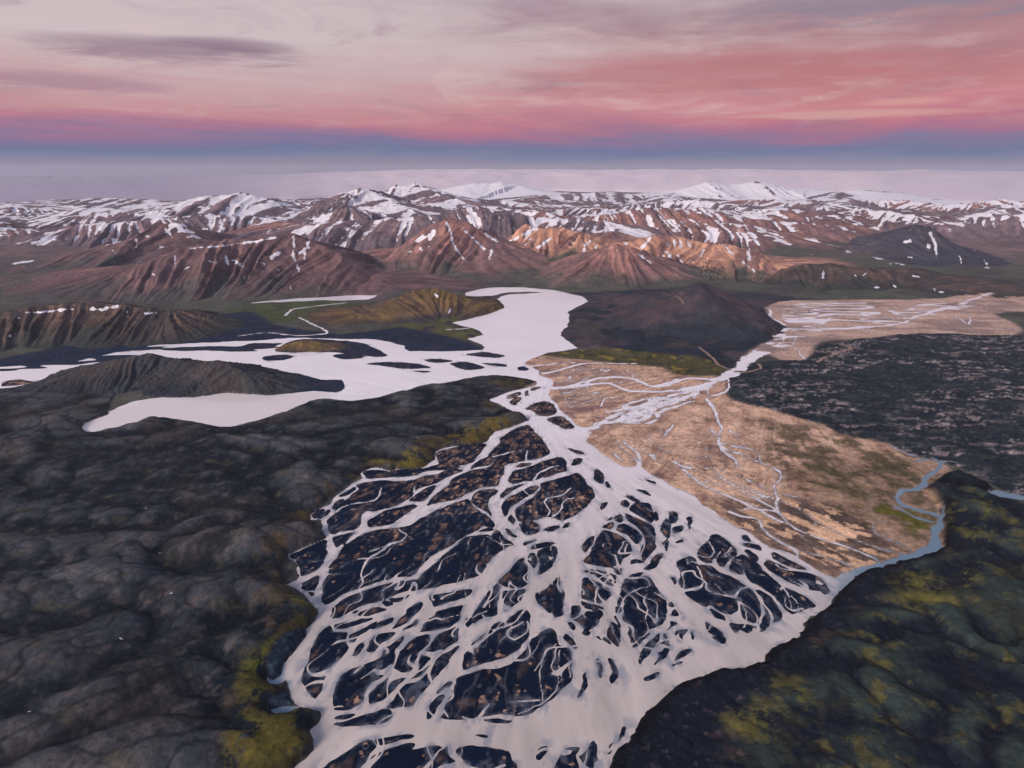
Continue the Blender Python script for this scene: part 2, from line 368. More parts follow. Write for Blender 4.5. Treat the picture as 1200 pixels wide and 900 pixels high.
# running water as centre lines: x,y,width in photograph pixels
STREAMS = """
A 440,660,2 540,605,2 700,580,2 750,540,2 765,490,1.4
A 885,770,2 900,795,2 940,820,2 900,860,2 830,890,3 D 720,120,3 650,170,3 630,250,3 625,310,3 600,350,1.6
B 812,300,4 824,260,3 832,225,1.5
B 590,270,1.6 680,245,1.4 800,225,1
B 870,440,2 900,390,2 980,350,2 1050,340,1
B 1130,490,1.4 1080,540,1.6 970,565,1.8 950,600,2 985,650,2 970,690,2
B 1160,560,1.4 1080,580,1.8 1065,640,2 1010,690,4
B 800,500,1.5 840,545,1.5
A 985,520,3 1000,480,2
E 640,-5,1.2 645,40,1.5 660,80,2
E 440,560,1.5 470,540,1.6 540,515,1.4
E 560,400,0.8 555,500,1
E 625,315,1 650,340,1.6 720,360,2 810,352,2
Q 1030,30,1.2 960,90,1.4 920,170,1.6 915,290,1.6 930,430,1.6
Q 1040,50,2 1020,120,2 990,190,2 1030,240,2 1050,300,2.4 1030,360,2.4 940,440,2 860,485,1.6 760,522,1.4
Q 1060,80,1.5 1040,170,1.8 1070,250,2 1040,330,2
Q 1080,100,1.2 1130,170,1.4 1120,260,1.6
E 820,510,2.4 760,575,2.4 700,610,2.2
E 705,605,1.2 715,650,1.4 640,740,1
E 930,700,0.8 880,800,1.5 870,840,1
H 310,290,2 360,350,3 340,390,3 345,455,3
H 715,390,2 690,440,2.4 720,510,2.4 700,570,2.4 715,650,2.8
H 530,480,2 560,410,2 640,360,1.8 720,340,1.4
H 690,380,1.5 720,330,1.5
H 270,255,1.6 400,320,2 470,350,2
H 300,225,1.6 400,265,2 490,305,2
H 340,225,1.4 420,285,1.4 485,330,1.4
H 560,60,1.5 545,110,1.5 575,40,1.2
H 640,150,1.6 665,110,1.6 690,60,1.6 690,10,1.5
C 680,630,0.8 740,660,1
J 100,300,2 190,320,2 215,270,2 190,210,1.6
J 240,330,2 260,270,1.8
J 290,300,1.8 335,250,1.6
J 270,315,1 320,305,1.2 345,240,1
J 100,385,2.5 140,470,3 130,500,3.4 90,535,4 20,555,5
J 30,330,2 40,370,1.5
J 480,540,1.6 530,600,2.5 570,670,4 550,760,5 520,835,7
J 400,600,0.8 450,700,1.5 430,810,3
J 200,480,0.6 300,580,1
J 700,530,1.5 750,600,1.8 765,690,1
J 765,590,1.5 820,650,1.8 812,695,2
J 660,370,1.5 700,400,2 780,410,2
J 620,330,2.2 700,370,2.2 820,412,2.2
J 180,850,1.5 215,880,2.4
P 700,700,1.4 735,745,1.6
P 640,885,5 690,810,4 740,770,3.5 850,725,4 990,700,5
Q 100,900,2 180,810,2 240,760,1.6
Q 280,750,5 300,820,5 380,880,5 480,895,4
P 640,380,1.2 650,400,1.2
I 240,820,1 280,880,3 300,800,2
M 700,320,5 500,350,3 330,350,3 200,340,2.6 90,300,2.4 0,300,3 K 540,330,5
M 560,270,3 400,320,2.5 280,270,2.2 160,250,2 0,260,2 K 700,300,2 560,330,3
M 770,265,2.5 620,262,2.5 500,310,2.5 400,322,2
K 1180,290,1.5 1040,255,1.6 840,262,1.8 760,295,2.6
K 1100,155,1.6 880,155,1.6 720,160,2 560,205,2.4 460,222,2.4
K 700,150,1.2 560,155,1.4 340,180,1.6
M 1210,50,9 1060,125,11 1000,190,9 930,240,8 800,290,8 740,330,7 560,380,5 400,430,4.5 200,480,5 60,560,5 -50,610,8 K 640,640,9
M 680,360,5 540,430,5 400,470,4 300,550,4 100,572,4 0,590,5
M 690,420,3 560,460,3.4 430,500,3 400,560,3.4 300,575,3 180,570,2.4
M 600,370,3 450,390,3 250,430,3 170,480,3 60,500,1.5
M 500,420,2 380,450,2 280,470,2.4 220,520,2
M 780,330,2 770,390,3 780,420,4 820,470,3.4 850,560,3.4 880,610,3.4 850,660,3 870,730,4 920,800,4 980,840,2.6 970,890,2
M 930,260,2 910,340,2.4 850,370,2.4 790,385,2
M 790,610,1.5 830,650,2
M 540,590,2 480,660,2.4
M 30,460,1.6 60,400,1.6 180,400,1.2
N 150,255,1.6 270,305,2 335,335,2.2 345,360,2.4 320,395,2.4 335,435,3.4 330,460,3 355,500,3 400,540,3 480,572,2.4 600,610,2.6 665,640,2.8 698,662,3
N 680,640,1.6 690,660,2
N 268,270,1.4 275,305,1.8
N 0,330,2.4 80,390,3 200,440,3.4 260,470,3 350,515,3
N 110,330,1.2 150,370,1.4 210,400,1.6 320,435,2
J 330,0,3 420,30,2.6 530,50,2.6 560,110,2.8 620,170,2.8 700,215,3 790,265,3.6 820,330,2
J 800,268,1.6 900,295,1.6 1100,345,1.6 1190,382,1.6
C 545,165,1.6 600,215,2.2 640,245,3 655,290,6 655,345,10
C 490,160,1.2 520,210,1 600,270,1.4 650,320,1.5
C 480,250,1.5 530,300,1.5
N 700,515,1.2 672,525,1.4 690,560,1.5 780,598,1.4 812,628,1
N 400,470,0.7 560,560,0.8 700,610,1.2 760,625,1.2
S 850,120,5 830,180,5 760,240,5 700,310,5 640,325,4 580,330,5 545,385,6 590,430,5 700,465,5 800,492,5 845,515,5
S 545,440,2 620,490,2.4 700,525,2.4 790,550,2.6
S 680,120,1.4 800,105,2 840,125,3 930,120,1.5 1010,145,1
S 490,10,1 560,45,1.4 625,75,2 720,98,1.6
S 720,300,2.4 830,300,2.4 950,310,1.6
S 860,450,2.4 875,475,3 835,560,12 810,640,14 815,715,15 700,780,8 600,795,8 520,825,8 450,855,6
V 1080,490,2 1000,520,2.6 960,535,2.8 830,570,2.6 760,600,2.6 620,610,2.4 480,620,3 390,610,4 340,640,6 230,730,8 160,780,9
V 300,545,3 310,570,3 340,595,3 390,610,3
V 330,530,1.2 500,545,1.4 700,545,1.6 860,550,1.8 960,535,2
V 480,600,1.4 560,565,1.6 700,575,1.6 800,578,1.8
V 350,560,1 450,555,1 600,580,1.2
V 390,640,1.6 400,690,1.8 430,720,1.4
V 360,615,3 350,660,2.4 300,700,2.5
V 1000,560,1.2 1010,600,1.2 960,570,1
L 0,190,1.2 100,180,1.4 200,190,1.8 290,186,2 310,175,2.2 240,140,1.6 210,128,1.4
L 160,118,1.8 175,105,1.8 200,95,1.6 280,85,1.4 380,75,1.4
L 730,170,1.6 800,165,1.8 835,155,1.6
""".strip().split('\n')

# ------------------------------------------------------------------ noise
rng = np.random.default_rng(7)
_ang = rng.random((256, 256)).astype(np.float32) * 2 * np.pi
_gx, _gy = np.cos(_ang).ravel(), np.sin(_ang).ravel()
def perlin(x, y, seed=0):
    x = x + np.float32(seed * 37.17); y = y + np.float32(seed * 91.53)
    xi = np.floor(x); yi = np.floor(y)
    fx = (x - xi).astype(np.float32); fy = (y - yi).astype(np.float32)
    xi = xi.astype(np.int32) & 255; yi = yi.astype(np.int32) & 255
    x1 = (xi + 1) & 255; y1 = ((yi + 1) & 255) << 8; y0 = yi << 8
    u = fx * fx * fx * (fx * (fx * 6 - 15) + 10); v = fy * fy * fy * (fy * (fy * 6 - 15) + 10)
    def dot(i, a, b): return _gx[i] * a + _gy[i] * b
    n00 = dot(y0 + xi, fx, fy); n10 = dot(y0 + x1, fx - 1, fy)
    n01 = dot(y1 + xi, fx, fy - 1); n11 = dot(y1 + x1, fx - 1, fy - 1)
    a = n00 + u * (n10 - n00); b = n01 + u * (n11 - n01)
    return (a + v * (b - a)) * 1.5
def fbm(x, y, n=4, seed=0, gain=0.5):
    s = 0; a = 1.0; f = 1.0
    for k in range(n):
        s = s + a * perlin(x * f, y * f, seed + k * 3); a *= gain; f *= 2.03
    return s
def ridged(x, y, n=4, seed=0, gain=0.5):
    s = 0; a = 1.0; f = 1.0; t = 0
    for k in range(n):
        s = s + a * (1 - np.abs(perlin(x * f, y * f, seed + k * 5)) * 2); t += a; a *= gain; f *= 2.1
    return s / t
def sat(v): return np.clip(v, 0.0, 1.0)
def sstep(lo, hi, v):
    t = sat((v - lo) / (hi - lo)); return t * t * (3 - 2 * t)

# ------------------------------------------------------------------ the survey grid: rings round the survey point, finer near it
AZMAX = R(46); NC = 1000
rows = [430.0]
while rows[-1] < 52000:
    r = rows[-1]
    k = 0.004 if r < 2200 else 0.003 if r < 6500 else 0.004 if r < 12000 else 0.006 if r < 22000 else 0.03
    rows.append(r + min(1.15 * r * r / (H * 692), k * r))
RR = np.array(rows, np.float32); NR = len(RR)
AZ = np.linspace(-AZMAX, AZMAX, NC).astype(np.float32)
X = RR[:, None] * np.sin(AZ)[None, :]; Y = RR[:, None] * np.cos(AZ)[None, :]
RG = np.repeat(RR[:, None], NC, 1)
print("grid", NR, NC)

def window(pts, m):
    p = np.asarray(pts)[:, :2]
    r = np.hypot(p[:, 0], p[:, 1]); a = np.arctan2(p[:, 0], p[:, 1])
    r0, r1 = max(r.min() - m, 100.0), r.max() + m
    da = m / max(r.min(), 300)
    i0, i1 = np.searchsorted(RR, [r0, r1]); j0, j1 = np.searchsorted(AZ, [a.min() - da, a.max() + da])
    return slice(max(i0 - 1, 0), min(i1 + 1, NR)), slice(max(j0 - 1, 0), min(j1 + 1, NC))
def smooth_closed(p, n=3):
    p = np.asarray(p, float); out = []
    N = len(p)
    for i in range(N):
        a, b, c, d = p[i - 1], p[i], p[(i + 1) % N], p[(i + 2) % N]
        for k in range(n):
            t = k / n
            out.append(_cr(a, b, c, d, t))
    return np.array(out)
def _cr(a, b, c, d, t, ten=0.38):
    m1 = ten * (c - a); m2 = ten * (d - b)
    t2, t3 = t * t, t * t * t
    return (2 * t3 - 3 * t2 + 1) * b + (t3 - 2 * t2 + t) * m1 + (-2 * t3 + 3 * t2) * c + (t3 - t2) * m2
def sdf_poly(x, y, P):
    d2 = np.full(x.shape, 1e12, np.float32); ins = np.zeros(x.shape, bool)
    for i in range(len(P)):
        ax, ay = P[i - 1]; bx, by = P[i]
        ex, ey = bx - ax, by - ay
        L = ex * ex + ey * ey
        if L < 1e-9: continue
        wx = x - np.float32(ax); wy = y - np.float32(ay)
        t = np.clip((wx * np.float32(ex) + wy * np.float32(ey)) / np.float32(L), 0, 1)
        qx = wx - t * np.float32(ex); qy = wy - t * np.float32(ey)
        np.minimum(d2, qx * qx + qy * qy, out=d2)
        if ay != by:
            c = ((y >= ay) != (y >= by))
            ins ^= c & (wx < (wy / np.float32(ey)) * np.float32(ex))
    d = np.sqrt(d2)
    return np.where(ins, d, -d)
def polyline_dist(x, y, P, val=None):
    """distance to an open line, arc length of the nearest point, and a value carried along the line"""
    d2 = np.full(x.shape, 1e14, np.float32); tt = np.zeros(x.shape, np.float32); vv = np.zeros(x.shape, np.float32); acc = 0.0
    n = len(P)
    for i in range(n - 1):
        ax, ay = P[i][:2]; bx, by = P[i + 1][:2]
        ex, ey = bx - ax, by - ay; L = math.hypot(ex, ey) + 1e-6
        wx = x - np.float32(ax); wy = y - np.float32(ay)
        u = (wx * np.float32(ex) + wy * np.float32(ey)) / np.float32(L * L)
        t = np.clip(u, 0, 1)
        qx = wx - t * np.float32(ex); qy = wy - t * np.float32(ey)
        q = qx * qx + qy * qy
        m = q < d2
        d2 = np.where(m, q, d2)
        side = (wx * np.float32(-ey) + wy * np.float32(ex)) / np.float32(L)
        over = np.where(u < 0, u * L, np.where(u > 1, (u - 1) * L, 0))
        ang = np.arctan2(over, np.abs(side) + 1e-3)
        ttn = acc + t * L + ang * 170.0 + np.where(side > 0, 0, 5000.0)
        tt = np.where(m, ttn, tt)
        if val is not None: vv = np.where(m, val[i] + t * (val[i + 1] - val[i]), vv)
        acc += L
    return np.sqrt(d2), tt, vv
def gpoly(txt, n=0):
    p = np.array([ground(*q[:2]) for q in trace(txt)])
    return smooth_closed(p, n) if n else p
def zone(txt, soft, m=None):
    """soft-edged area of the plain, 0..1"""
    P = gpoly(txt, 2); w = np.zeros((NR, NC), np.float32)
    sl = window(P, (m or soft) * 2)
    w[sl] = sstep(-soft, soft, sdf_poly(XW[sl], YW[sl], P))
    return w

# shores wander a little: all outlines are looked up at slightly shifted places
XW = X + 3.0 * perlin(X / 34, Y / 34, 1) + 1.3 * perlin(X / 11, Y / 11, 2) + sat((RG - 900) / 2500) * 11 * perlin(X / 95, Y / 95, 3)
YW = Y + 3.0 * perlin(X / 34, Y / 34, 4) + 1.3 * perlin(X / 11, Y / 11, 5) + sat((RG - 900) / 2500) * 16 * perlin(X / 95, Y / 95, 6)

_rg = sat((X - 60) / 60) * sat((1100 - Y) / 120) * sat((X * .75 + 560 - Y) / 60)          # crumbling edge of the plateau
XW = XW + _rg * (2.6 * perlin(X / 9, Y / 9, 241) + 5 * perlin(X / 26, Y / 26, 242)); YW = YW + _rg * (2.6 * perlin(X / 9, Y / 9, 243) + 5 * perlin(X / 26, Y / 26, 244))

AX, AY = ground(628, 488)                               # apex of the braided fan
TH = TH0 = np.arctan2(X - AX, -(Y - AY)); RA = RA0 = np.hypot(X - AX, Y - AY)

# ------------------------------------------------------------------ shore distance: + on land, - in water
CL = 140.0
shore = np.full((NR, NC), CL, np.float32)
for k, txt in WATER.items():
    P = gpoly(txt, 2); sl = window(P, CL)
    sd = np.clip(sdf_poly(XW[sl], YW[sl], P), -CL, CL)
    shore[sl] = np.minimum(shore[sl], -sd)
outer = shore.copy()
bar_id = np.full((NR, NC), -1, np.int16); bar_best = np.full((NR, NC), -3.0, np.float32)
bar_info = []; bar_near = np.full((NR, NC), 60.0, np.float32)
for k, txt in enumerate(BARS):
    px = trace(txt)
    P = smooth_closed(np.array([ground(*q[:2]) for q in px]), 3)
    sl = window(P, 50)
    sd = np.clip(sdf_poly(XW[sl], YW[sl], P), -CL, CL)
    sd = sd + np.float32(1.0 + 2.0 * sat((P[:, 1].mean() - 900) / 1500))
    shore[sl] = np.maximum(shore[sl], sd)
    bar_near[sl] = np.minimum(bar_near[sl], -sd)
    m = (sd > bar_best[sl]) & (outer[sl] < 4)
    bar_id[sl] = np.where(m, k, bar_id[sl]); bar_best[sl] = np.where(m, sd, bar_best[sl])
    q = np.array([p[:2] for p in px])
    area = 0.5 * abs(np.dot(q[:, 0], np.roll(q[:, 1], 1)) - np.dot(q[:, 1], np.roll(q[:, 0], 1)))
    bar_info.append((q[:, 0].mean(), q[:, 1].mean(), area, np.ptp(q[:, 0]), np.ptp(q[:, 1]), k))
thin = np.full((NR, NC), 60.0, np.float32)            # distance to the thin streams alone
for txt in STREAMS:
    px = trace(txt); q = np.array([p[:2] for p in px]); w = np.array([p[2] for p in px])
    t = np.gradient(q, axis=0); t /= np.linalg.norm(t, axis=1)[:, None] + 1e-9
    nrm = np.stack([-t[:, 1], t[:, 0]], 1) * w[:, None] / 2
    hw = np.array([math.dist(ground(*(a + b)), ground(*(a - b))) / 2 for a, b in zip(q, nrm)])
    hw = np.minimum(hw * .62 * (1 - .45 * sstep(1900, 2500, np.array([ground(*p)[1] for p in q]))), 18.0)
    P = np.array([ground(*p) for p in q])
    # round the corners
    PP, WW = [], []
    for i in range(len(P) - 1):
        a, b, c, d = P[max(i - 1, 0)], P[i], P[i + 1], P[min(i + 2, len(P) - 1)]
        for u in (0, .33, .66):
            PP.append(_cr(a, b, c, d, u, 0.5)); WW.append(hw[i] + u * (hw[i + 1] - hw[i]))
    PP.append(P[-1]); WW.append(hw[-1])
    sl = window(PP, 70)
    d, _, ww = polyline_dist(XW[sl], YW[sl], PP, WW)
    ww = ww * (1 + .55 * perlin(X[sl] / 24, Y[sl] / 24, 7))
    thin[sl] = np.minimum(thin[sl], d - ww)
shore = np.minimum(shore, thin)
# many small braids where the side river crosses the sand, and in the far side valley
bx0, by0 = ground(890, 410); bx1, by1 = ground(600, 500); bl = math.hypot(bx1 - bx0, by1 - by0); bx, by = (bx1 - bx0) / bl, (by1 - by0) / bl
BU = (X - bx0) * bx + (Y - by0) * by; BV = -(X - bx0) * by + (Y - by0) * bx
def braid(w, u, v, lu, lv, cut, seed):
    n1 = np.abs(perlin(u / lu + .35 * perlin(u / lu * 2, v / lv * 2, seed + 1), v / lv, seed)); n2 = np.abs(perlin(u / lu * 1.9, v / lv * 1.9, seed + 2))
    s = np.minimum((n1 - cut) * lv * .55, (n2 - cut * .75) * lv * .3)
    return np.where(w > .02, s + (1 - w) * 25, CL).astype(np.float32)
w_b = zone("M 930,230 860,300 720,420 560,480 400,575 100,602 0,615 F 690,508 678,500 M -30,590 20,540 160,490 300,390 480,345 660,308 800,260", 30)
w_v = zone("640,430 700,428 760,434 790,442 760,452 700,452 720,462 700,480 668,488 650,470", 30)
w_f = zone("V 300,545 380,522 830,520 1000,520 1060,500 1050,540 850,585 760,612 480,635 400,690 330,700 200,760 170,790 330,640 360,610", 40)
w_t = zone("700,520 760,500 850,490 900,520 960,580 1010,640 960,665 860,610 780,560", 60)
brd = np.minimum(np.minimum(braid(w_b, BU, BV, 260, 46, .10, 250), braid(w_v, BU, BV, 330, 60, .035, 255)), np.minimum(braid(w_f, X, Y, 520, 130, .085, 260), braid(w_t, TH0 * 620, RA0, 75, 330, .016, 265)))
brd = np.where(outer < 0, CL, brd)
n_i = perlin(BU / 110, BV / 17, 281) + .4 * perlin(BU / 40, BV / 9, 282)
shore = np.where((w_b > .3) & (outer > 2), np.maximum(shore, (n_i - .22) * 9), shore).astype(np.float32)
n_j = perlin(X / 260, Y / 60, 283)
shore = np.where((w_f > .3), np.maximum(shore, (n_j - .2) * 16), shore).astype(np.float32)
shore = np.minimum(shore, brd); thin = np.minimum(thin, brd)
# threads of water that cut across the gravel bars
n_g = fbm(X / 150, Y / 150, 2, 284); th_w = TH + .02 * perlin(X / 40, Y / 40, 285)
thr1 = (np.abs(perlin(th_w * 38, RA / 120, 286)) - .052) * 13 + 40 * sat(.12 - n_g) + 3 * sat((RG - 1000) / 300)
thr2 = (np.abs(perlin(th_w * 21 + RA / 160, RA / 70, 287)) - .040) * 20 + 40 * sat(.16 + n_g) + 3 * sat((RG - 1000) / 300)
thr_w = np.where((outer < 0) & (RG < 1700), np.minimum(thr1, thr2), CL)
shore = np.minimum(shore, thr_w + 1.2 * sat((shore - 14) / 10)).astype(np.float32)
# wet sandbars that streak the far arm of the lake
w_s = zone("-100,436 0,425 82,420 125,411 185,402 262,399 330,397 330,408 270,414 180,418 100,428 0,440 -100,450", 25)
n_s = perlin(X / 260, Y / 62, 270) + .5 * perlin(X / 110, Y / 30, 271)
shore = np.where(w_s > .3, np.maximum(shore, (n_s - .05 - (1 - w_s)) * 22), shore).astype(np.float32)

# ------------------------------------------------------------------ areas of the valley
z_tan = zone("600,418 700,425 758,430 775,432 790,440 817,442 853,443 851,458 857,470 910,483 963,498 990,512 1040,520 1067,535 1100,540 1108,560 1106,645 1060,660 1000,676 975,685 900,660 780,590 690,540 660,510 640,480", 8)
z_far = zone("V 290,545 370,518 830,514 950,500 850,440 900,430 1060,488 1230,498 1230,552 1090,562 1180,602 1150,642 850,632 620,652 480,662 430,735 340,725 300,705 220,725 170,800 150,800 240,700 330,640 370,612 310,590", 14)
z_lava = zone("V 160,790 250,735 430,728 480,678 620,653 850,634 1190,640 1600,600 1600,1100 F 1300,600 1197,585 1140,556 1100,540 1067,535 1040,520 990,512 963,498 910,483 857,470 851,458", 9)
z_left = zone("-300,440 0,455 25,454 55,445 75,440 130,440 127,490 96,505 110,508 157,500 192,490 250,500.5 300,495 363,471 413,471 497,454 593,441 630,447 600,458 574,469 595,484 622,492 578,507 560,522 512,530 497,548 424,556 364,606 382,632 336,650 331,688 372,720 331,785 345,830 375,835 360,862 365,880 300,945 200,1060 -500,1060 -700,700", 5)
z_pen = zone("25,453 75,439 97,427 172,420 240,421 270,424 300,440 262,459 225,466 155,471 110,490 60,500 -60,500 -60,460", 14)
z_right = zone("713,899 753,838 790,807 840,787 870,782 910,760 942,737 965,718 1000,677 1035,664 1067,653 1105,642 1102,600 1106,595 1085,575 1120,560 1197,585 1500,640 1600,1100 640,1060", 6)
z_navy = zone("-200,445 0,421 83,403 140,393 200,386 262,368 300,366 320,380 400,392 470,384 540,398 567,412 480,412 380,398 262,402 125,416 0,432 -200,450", 18)
z_navy = np.maximum(z_navy, zone("262,424 300,430 323,434 347,436 377,444 402,445 407,455 393,461 367,459 313,464 262,460", 8))
z_mead = zone("60,408 140,390 200,383 260,366 330,352 440,343 470,350 400,372 330,378 250,384 180,392 110,400", 30)
z_mead2 = zone("440,388 520,372 566,376 566,392 548,398 563,404 500,402", 22)
z_shelf = zone("640,414 700,410 800,418 850,432 845,444 790,440 758,430 700,426 630,424", 10)
z_dark = zone("688,353 740,346 830,350 895,358 905,378 890,405 862,428 850,440 770,425 700,410 680,408 657,393 667,377 667,362", 20)

# ------------------------------------------------------------------ mountains: crest lines read off the photograph, at a chosen depth
MOUNT = [
 # crest (px,py,depth...), half width, power, gully, snow, tone, label
 ("160,310,3800 207,293,3850 280,280,3900 340,273,3900 367,283,3850 397,298,3800 438,322,3800", 660, 1.05, .30, .20, 'brown', "broad flat-topped brown mountain with snow strips along its rim, left of the lake"),
 ("95,294,5000 165,275,5000 185,261,5000 212,262,5000 238,286,4900", 780, 1.1, .22, .30, 'brown', "dull brown ridge behind the flat-topped mountain"),
 ("20,258,7600 60,250,7600 100,242,7600 150,246,7600 190,243,7500 233,230,7400 253,227,7400 283,227,7400 310,232,7400 345,248,7300", 1500, 1.1, .25, .56, 'violet', "wide snow-streaked massif on the left skyline"),
 ("352,246,7600 397,227,7500 420,222,7400 436,220,7400 452,230,7300 475,245,7000", 1300, 1.05, .28, .56, 'violet', "pointed snow-streaked mountain left of the white ice cap"),
 ("467,290,4700 495,270,4700 513,260,4700 533,255,4700 550,260,4650 580,280,4600", 760, 1.05, .32, .24, 'rust', "reddish pyramid with snow-filled gullies above the lake"),
 ("585,288,4800 605,270,4800 617,263,4800 632,267,4750 660,268,4750 683,273,4700 715,281,4700", 720, 1.1, .34, .24, 'orange', "orange rhyolite ridge above the head of the lake"),
 ("712,289,4050 722,286,4050 735,288,4050", 560, 1.15, .30, .12, 'rust', "russet cone standing in front of the orange ridge"),
 ("735,284,4600 767,276,4600 800,278,4550 833,287,4450 850,285,4450 877,293,4400 903,308,4350", 680, 1.0, .36, .24, 'orange', "long tan ridge with snow streaks right of the russet cone"),
 ("907,320,4000 933,310,3950 973,309,3900 1017,315,3900 1060,315,3850 1100,326,3750 1135,341,3600", 440, 1.0, .34, .16, 'umber', "low dark eroded ridge along the sandy side valley"),
 ("715,361,3010 765,348,2970 798,337,2935 818,330,2925 838,337,2935 866,349,2960 890,365,2975", 570, 1.15, .035, .06, 'dark', "smooth dark hill between the lake and the side valley"),
 ("1000,304,5150 1048,271,5150 1073,262,5150 1094,267,5100 1122,286,5050 1160,307,5000", 760, 1.0, .24, .22, 'slate', "dark pyramid with one long snow gully on the right"),
 ("700,262,6600 767,256,6600 800,244,6600 822,243,6600 867,252,6600 933,245,6700 960,251,6600 1000,255,6600 1073,258,6500 1133,265,6400 1200,268,6300 1260,262,6300", 1000, 1.0, .34, .56, 'rust', "long reddish ridge laced with snow behind the dark pyramid"),
 ("715,272,5700 800,268,5700 860,272,5650 930,282,5500 980,290,5400", 560, 1.0, .32, .48, 'violet', "dark ridge with rows of snow streaks behind the tan ridge"),
 ("790,226,14000 827,213,14000 850,217,14000 883,212,14000 910,218,14000 947,222,14000 990,225,13500 1013,223,13500 1040,227,13000 1090,234,12500", 2200, 1.0, .3, .76, 'violet', "snow-covered mountains on the right skyline"),
 ("1110,238,12500 1147,232,12500 1180,238,12500 1250,236,12500", 1500, 1.0, .3, .74, 'violet', "low snowy hump at the right edge of the skyline"),
 ("455,224,9500 467,217,9500 490,215,9500 512,223,9300 530,232,9000", 1300, 1.0, .28, .62, 'violet', "craggy snowy mountain in front of the ice cap"),
 ("515,222,14000 545,216,14000 587,213,14000 606,217,14000 630,224,13500", 1900, 1.2, .06, .98, 'violet', "smooth white ice cap in the middle of the skyline"),
 ("640,228,12500 700,226,12500 760,229,12500 800,231,12000", 1500, 1.0, .3, .55, 'violet', "snow-speckled plateau edge between the ice cap and the right skyline"),
 ("0,266,6200 40,262,6200 80,268,6100 120,272,6000", 800, 1.0, .3, .46, 'violet', "snow-flecked foothill at the left edge"),
 ("-80,240,9500 0,238,9500 60,234,10500 130,232,10500 180,234,10500", 1600, 1.0, .3, .52, 'violet', "low snowy range at the far left of the skyline"),
 ("-60,369,2520 0,367,2520 40,360,2570 80,355,2600 115,353,2630 150,357,2620 195,363,2640", 290, 1.0, .34, .14, 'umber', "mossy ribbed escarpment with a snow strip under its rim, far left"),
 ("418,370,2880 436,366,2900 460,352,2950 478,343,3000 503,337,3050 523,340,3050 548,350,3050 582,358,3000", 260, 1.05, .26, .08, 'gold', "mossy golden-brown hill standing at the lake's left shore"),
 ("340,402,2330 358,397,2330 380,402,2330", 90, 1.2, .2, .0, 'gold', "small brown knoll on the dark flat at the lake arm"),
 ("60,330,3900 100,320,3900 140,326,3900", 420, 1.1, .25, .18, 'brown', "low brown knobs left of the flat-topped mountain"),
 ("-100,318,4600 -20,312,4600 30,316,4500", 500, 1.1, .25, .18, 'brown', "brown hill cut by the left edge"),
 ("97,429,1960 140,420,1980 172,414,2000 195,418,2000 225,424,1960 262,423,1930 288,436,1880", 185, 1.3, .22, .04, 'moor', "dark rugged headland between the lake arm and the finger lake"),
 ("1170,300,6000 1230,292,6000 1290,298,6000", 700, 1.0, .3, .35, 'rust', "rusty slopes at the right edge"),
 ("385,300,5200 430,288,5300 470,296,5300", 700, 1.1, .25, .3, 'brown', "brown shoulder between the flat-topped mountain and the red pyramid"),
]
mt_label = [m[6] for m in MOUNT]
def base_height():
    b = 50 * sstep(4800, 7500, RG) - 40 * sstep(9500, 14000, RG)
    b = b + sstep(5200, 7500, RG) * (1 - 0.8 * sstep(9000, 14000, RG)) * (80 * ridged(X / 1000, Y / 1000, 5, 30) - 25)
    return b.astype(np.float32)
BASE = base_height()
ZM = BASE.copy(); MID = np.full((NR, NC), -1, np.int16)
MQ = np.ones((NR, NC), np.float32); MGUL = np.zeros((NR, NC), np.float32); MT = np.zeros((NR, NC), np.float32)
msnow, mtone = [], []
def raise_mountain(k, crest, Rw, pw, gul, snow, tone):
    P = crest; g0 = gul
    sl = window([p[:2] for p in P], Rw * 1.7)
    x, y = X[sl], Y[sl]
    wx = x + Rw * .04 * fbm(x / (Rw * .55), y / (Rw * .55), 3, 40 + k); wy = y + Rw * .04 * fbm(x / (Rw * .55), y / (Rw * .55), 3, 60 + k)
    d, t, zc = polyline_dist(wx, wy, [p[:2] for p in P], [p[2] for p in P])
    L = max(Rw * .115, 22.0)
    t = t + 1.1 * L * perlin(t / (4.3 * L), d / (Rw * 4), 70 + k)
    gul = gul * (.75 + .5 * perlin(t / (5 * L), d * 0, 75 + k))
    n1 = perlin(t / (L * 2.6), d / (Rw * 5), 80 + k); n2 = perlin(t / L, d / (Rw * 3.2), 90 + k); n3 = perlin(t / (L * .40), d / (Rw * 1.6), 95 + k)
    q = d / (Rw * (1 + .28 * n1 * min(1.0, g0 / .2)))
    zc = zc * (1 + .06 * perlin(t / (L * 1.5), t * 0, 99 + k))
    prof = np.clip(1 - q, 0, 1) ** pw
    gl = np.abs(n2) * 1.0 + .45 * np.abs(n3)                     # 0 in the gullies, high on the ribs
    body = 4 * np.clip(q, 0, 1) * np.clip(1 - q, 0, 1)
    z = zc * prof + zc * gul * (gl - .35) * (body * 1.05 + .08 * (q < 1))
    z = z + zc * .035 * fbm(x / (L * .8), y / (L * .8), 3, 100 + k) * sstep(1.1, .6, q)
    m = (z > ZM[sl]) & (q < 1.02)
    ZM[sl] = np.where(m, z, ZM[sl]); MID[sl] = np.where(m, k, MID[sl])
    MQ[sl] = np.where(m, q, MQ[sl]); MGUL[sl] = np.where(m, gl, MGUL[sl]); MT[sl] = np.where(m, t, MT[sl])
for k, (txt, Rw, pw, gul, snow, tone, lab) in enumerate(MOUNT):
    P = [at(*[float(v) for v in tok.split(',')]) for tok in txt.split()]
    P = [(a, b, max(c, 8.0)) for a, b, c in P]
    raise_mountain(k, P, Rw, pw, gul, snow, tone); msnow.append(snow); mtone.append(tone)
NAMED = len(MOUNT)
rr = np.random.default_rng(21)
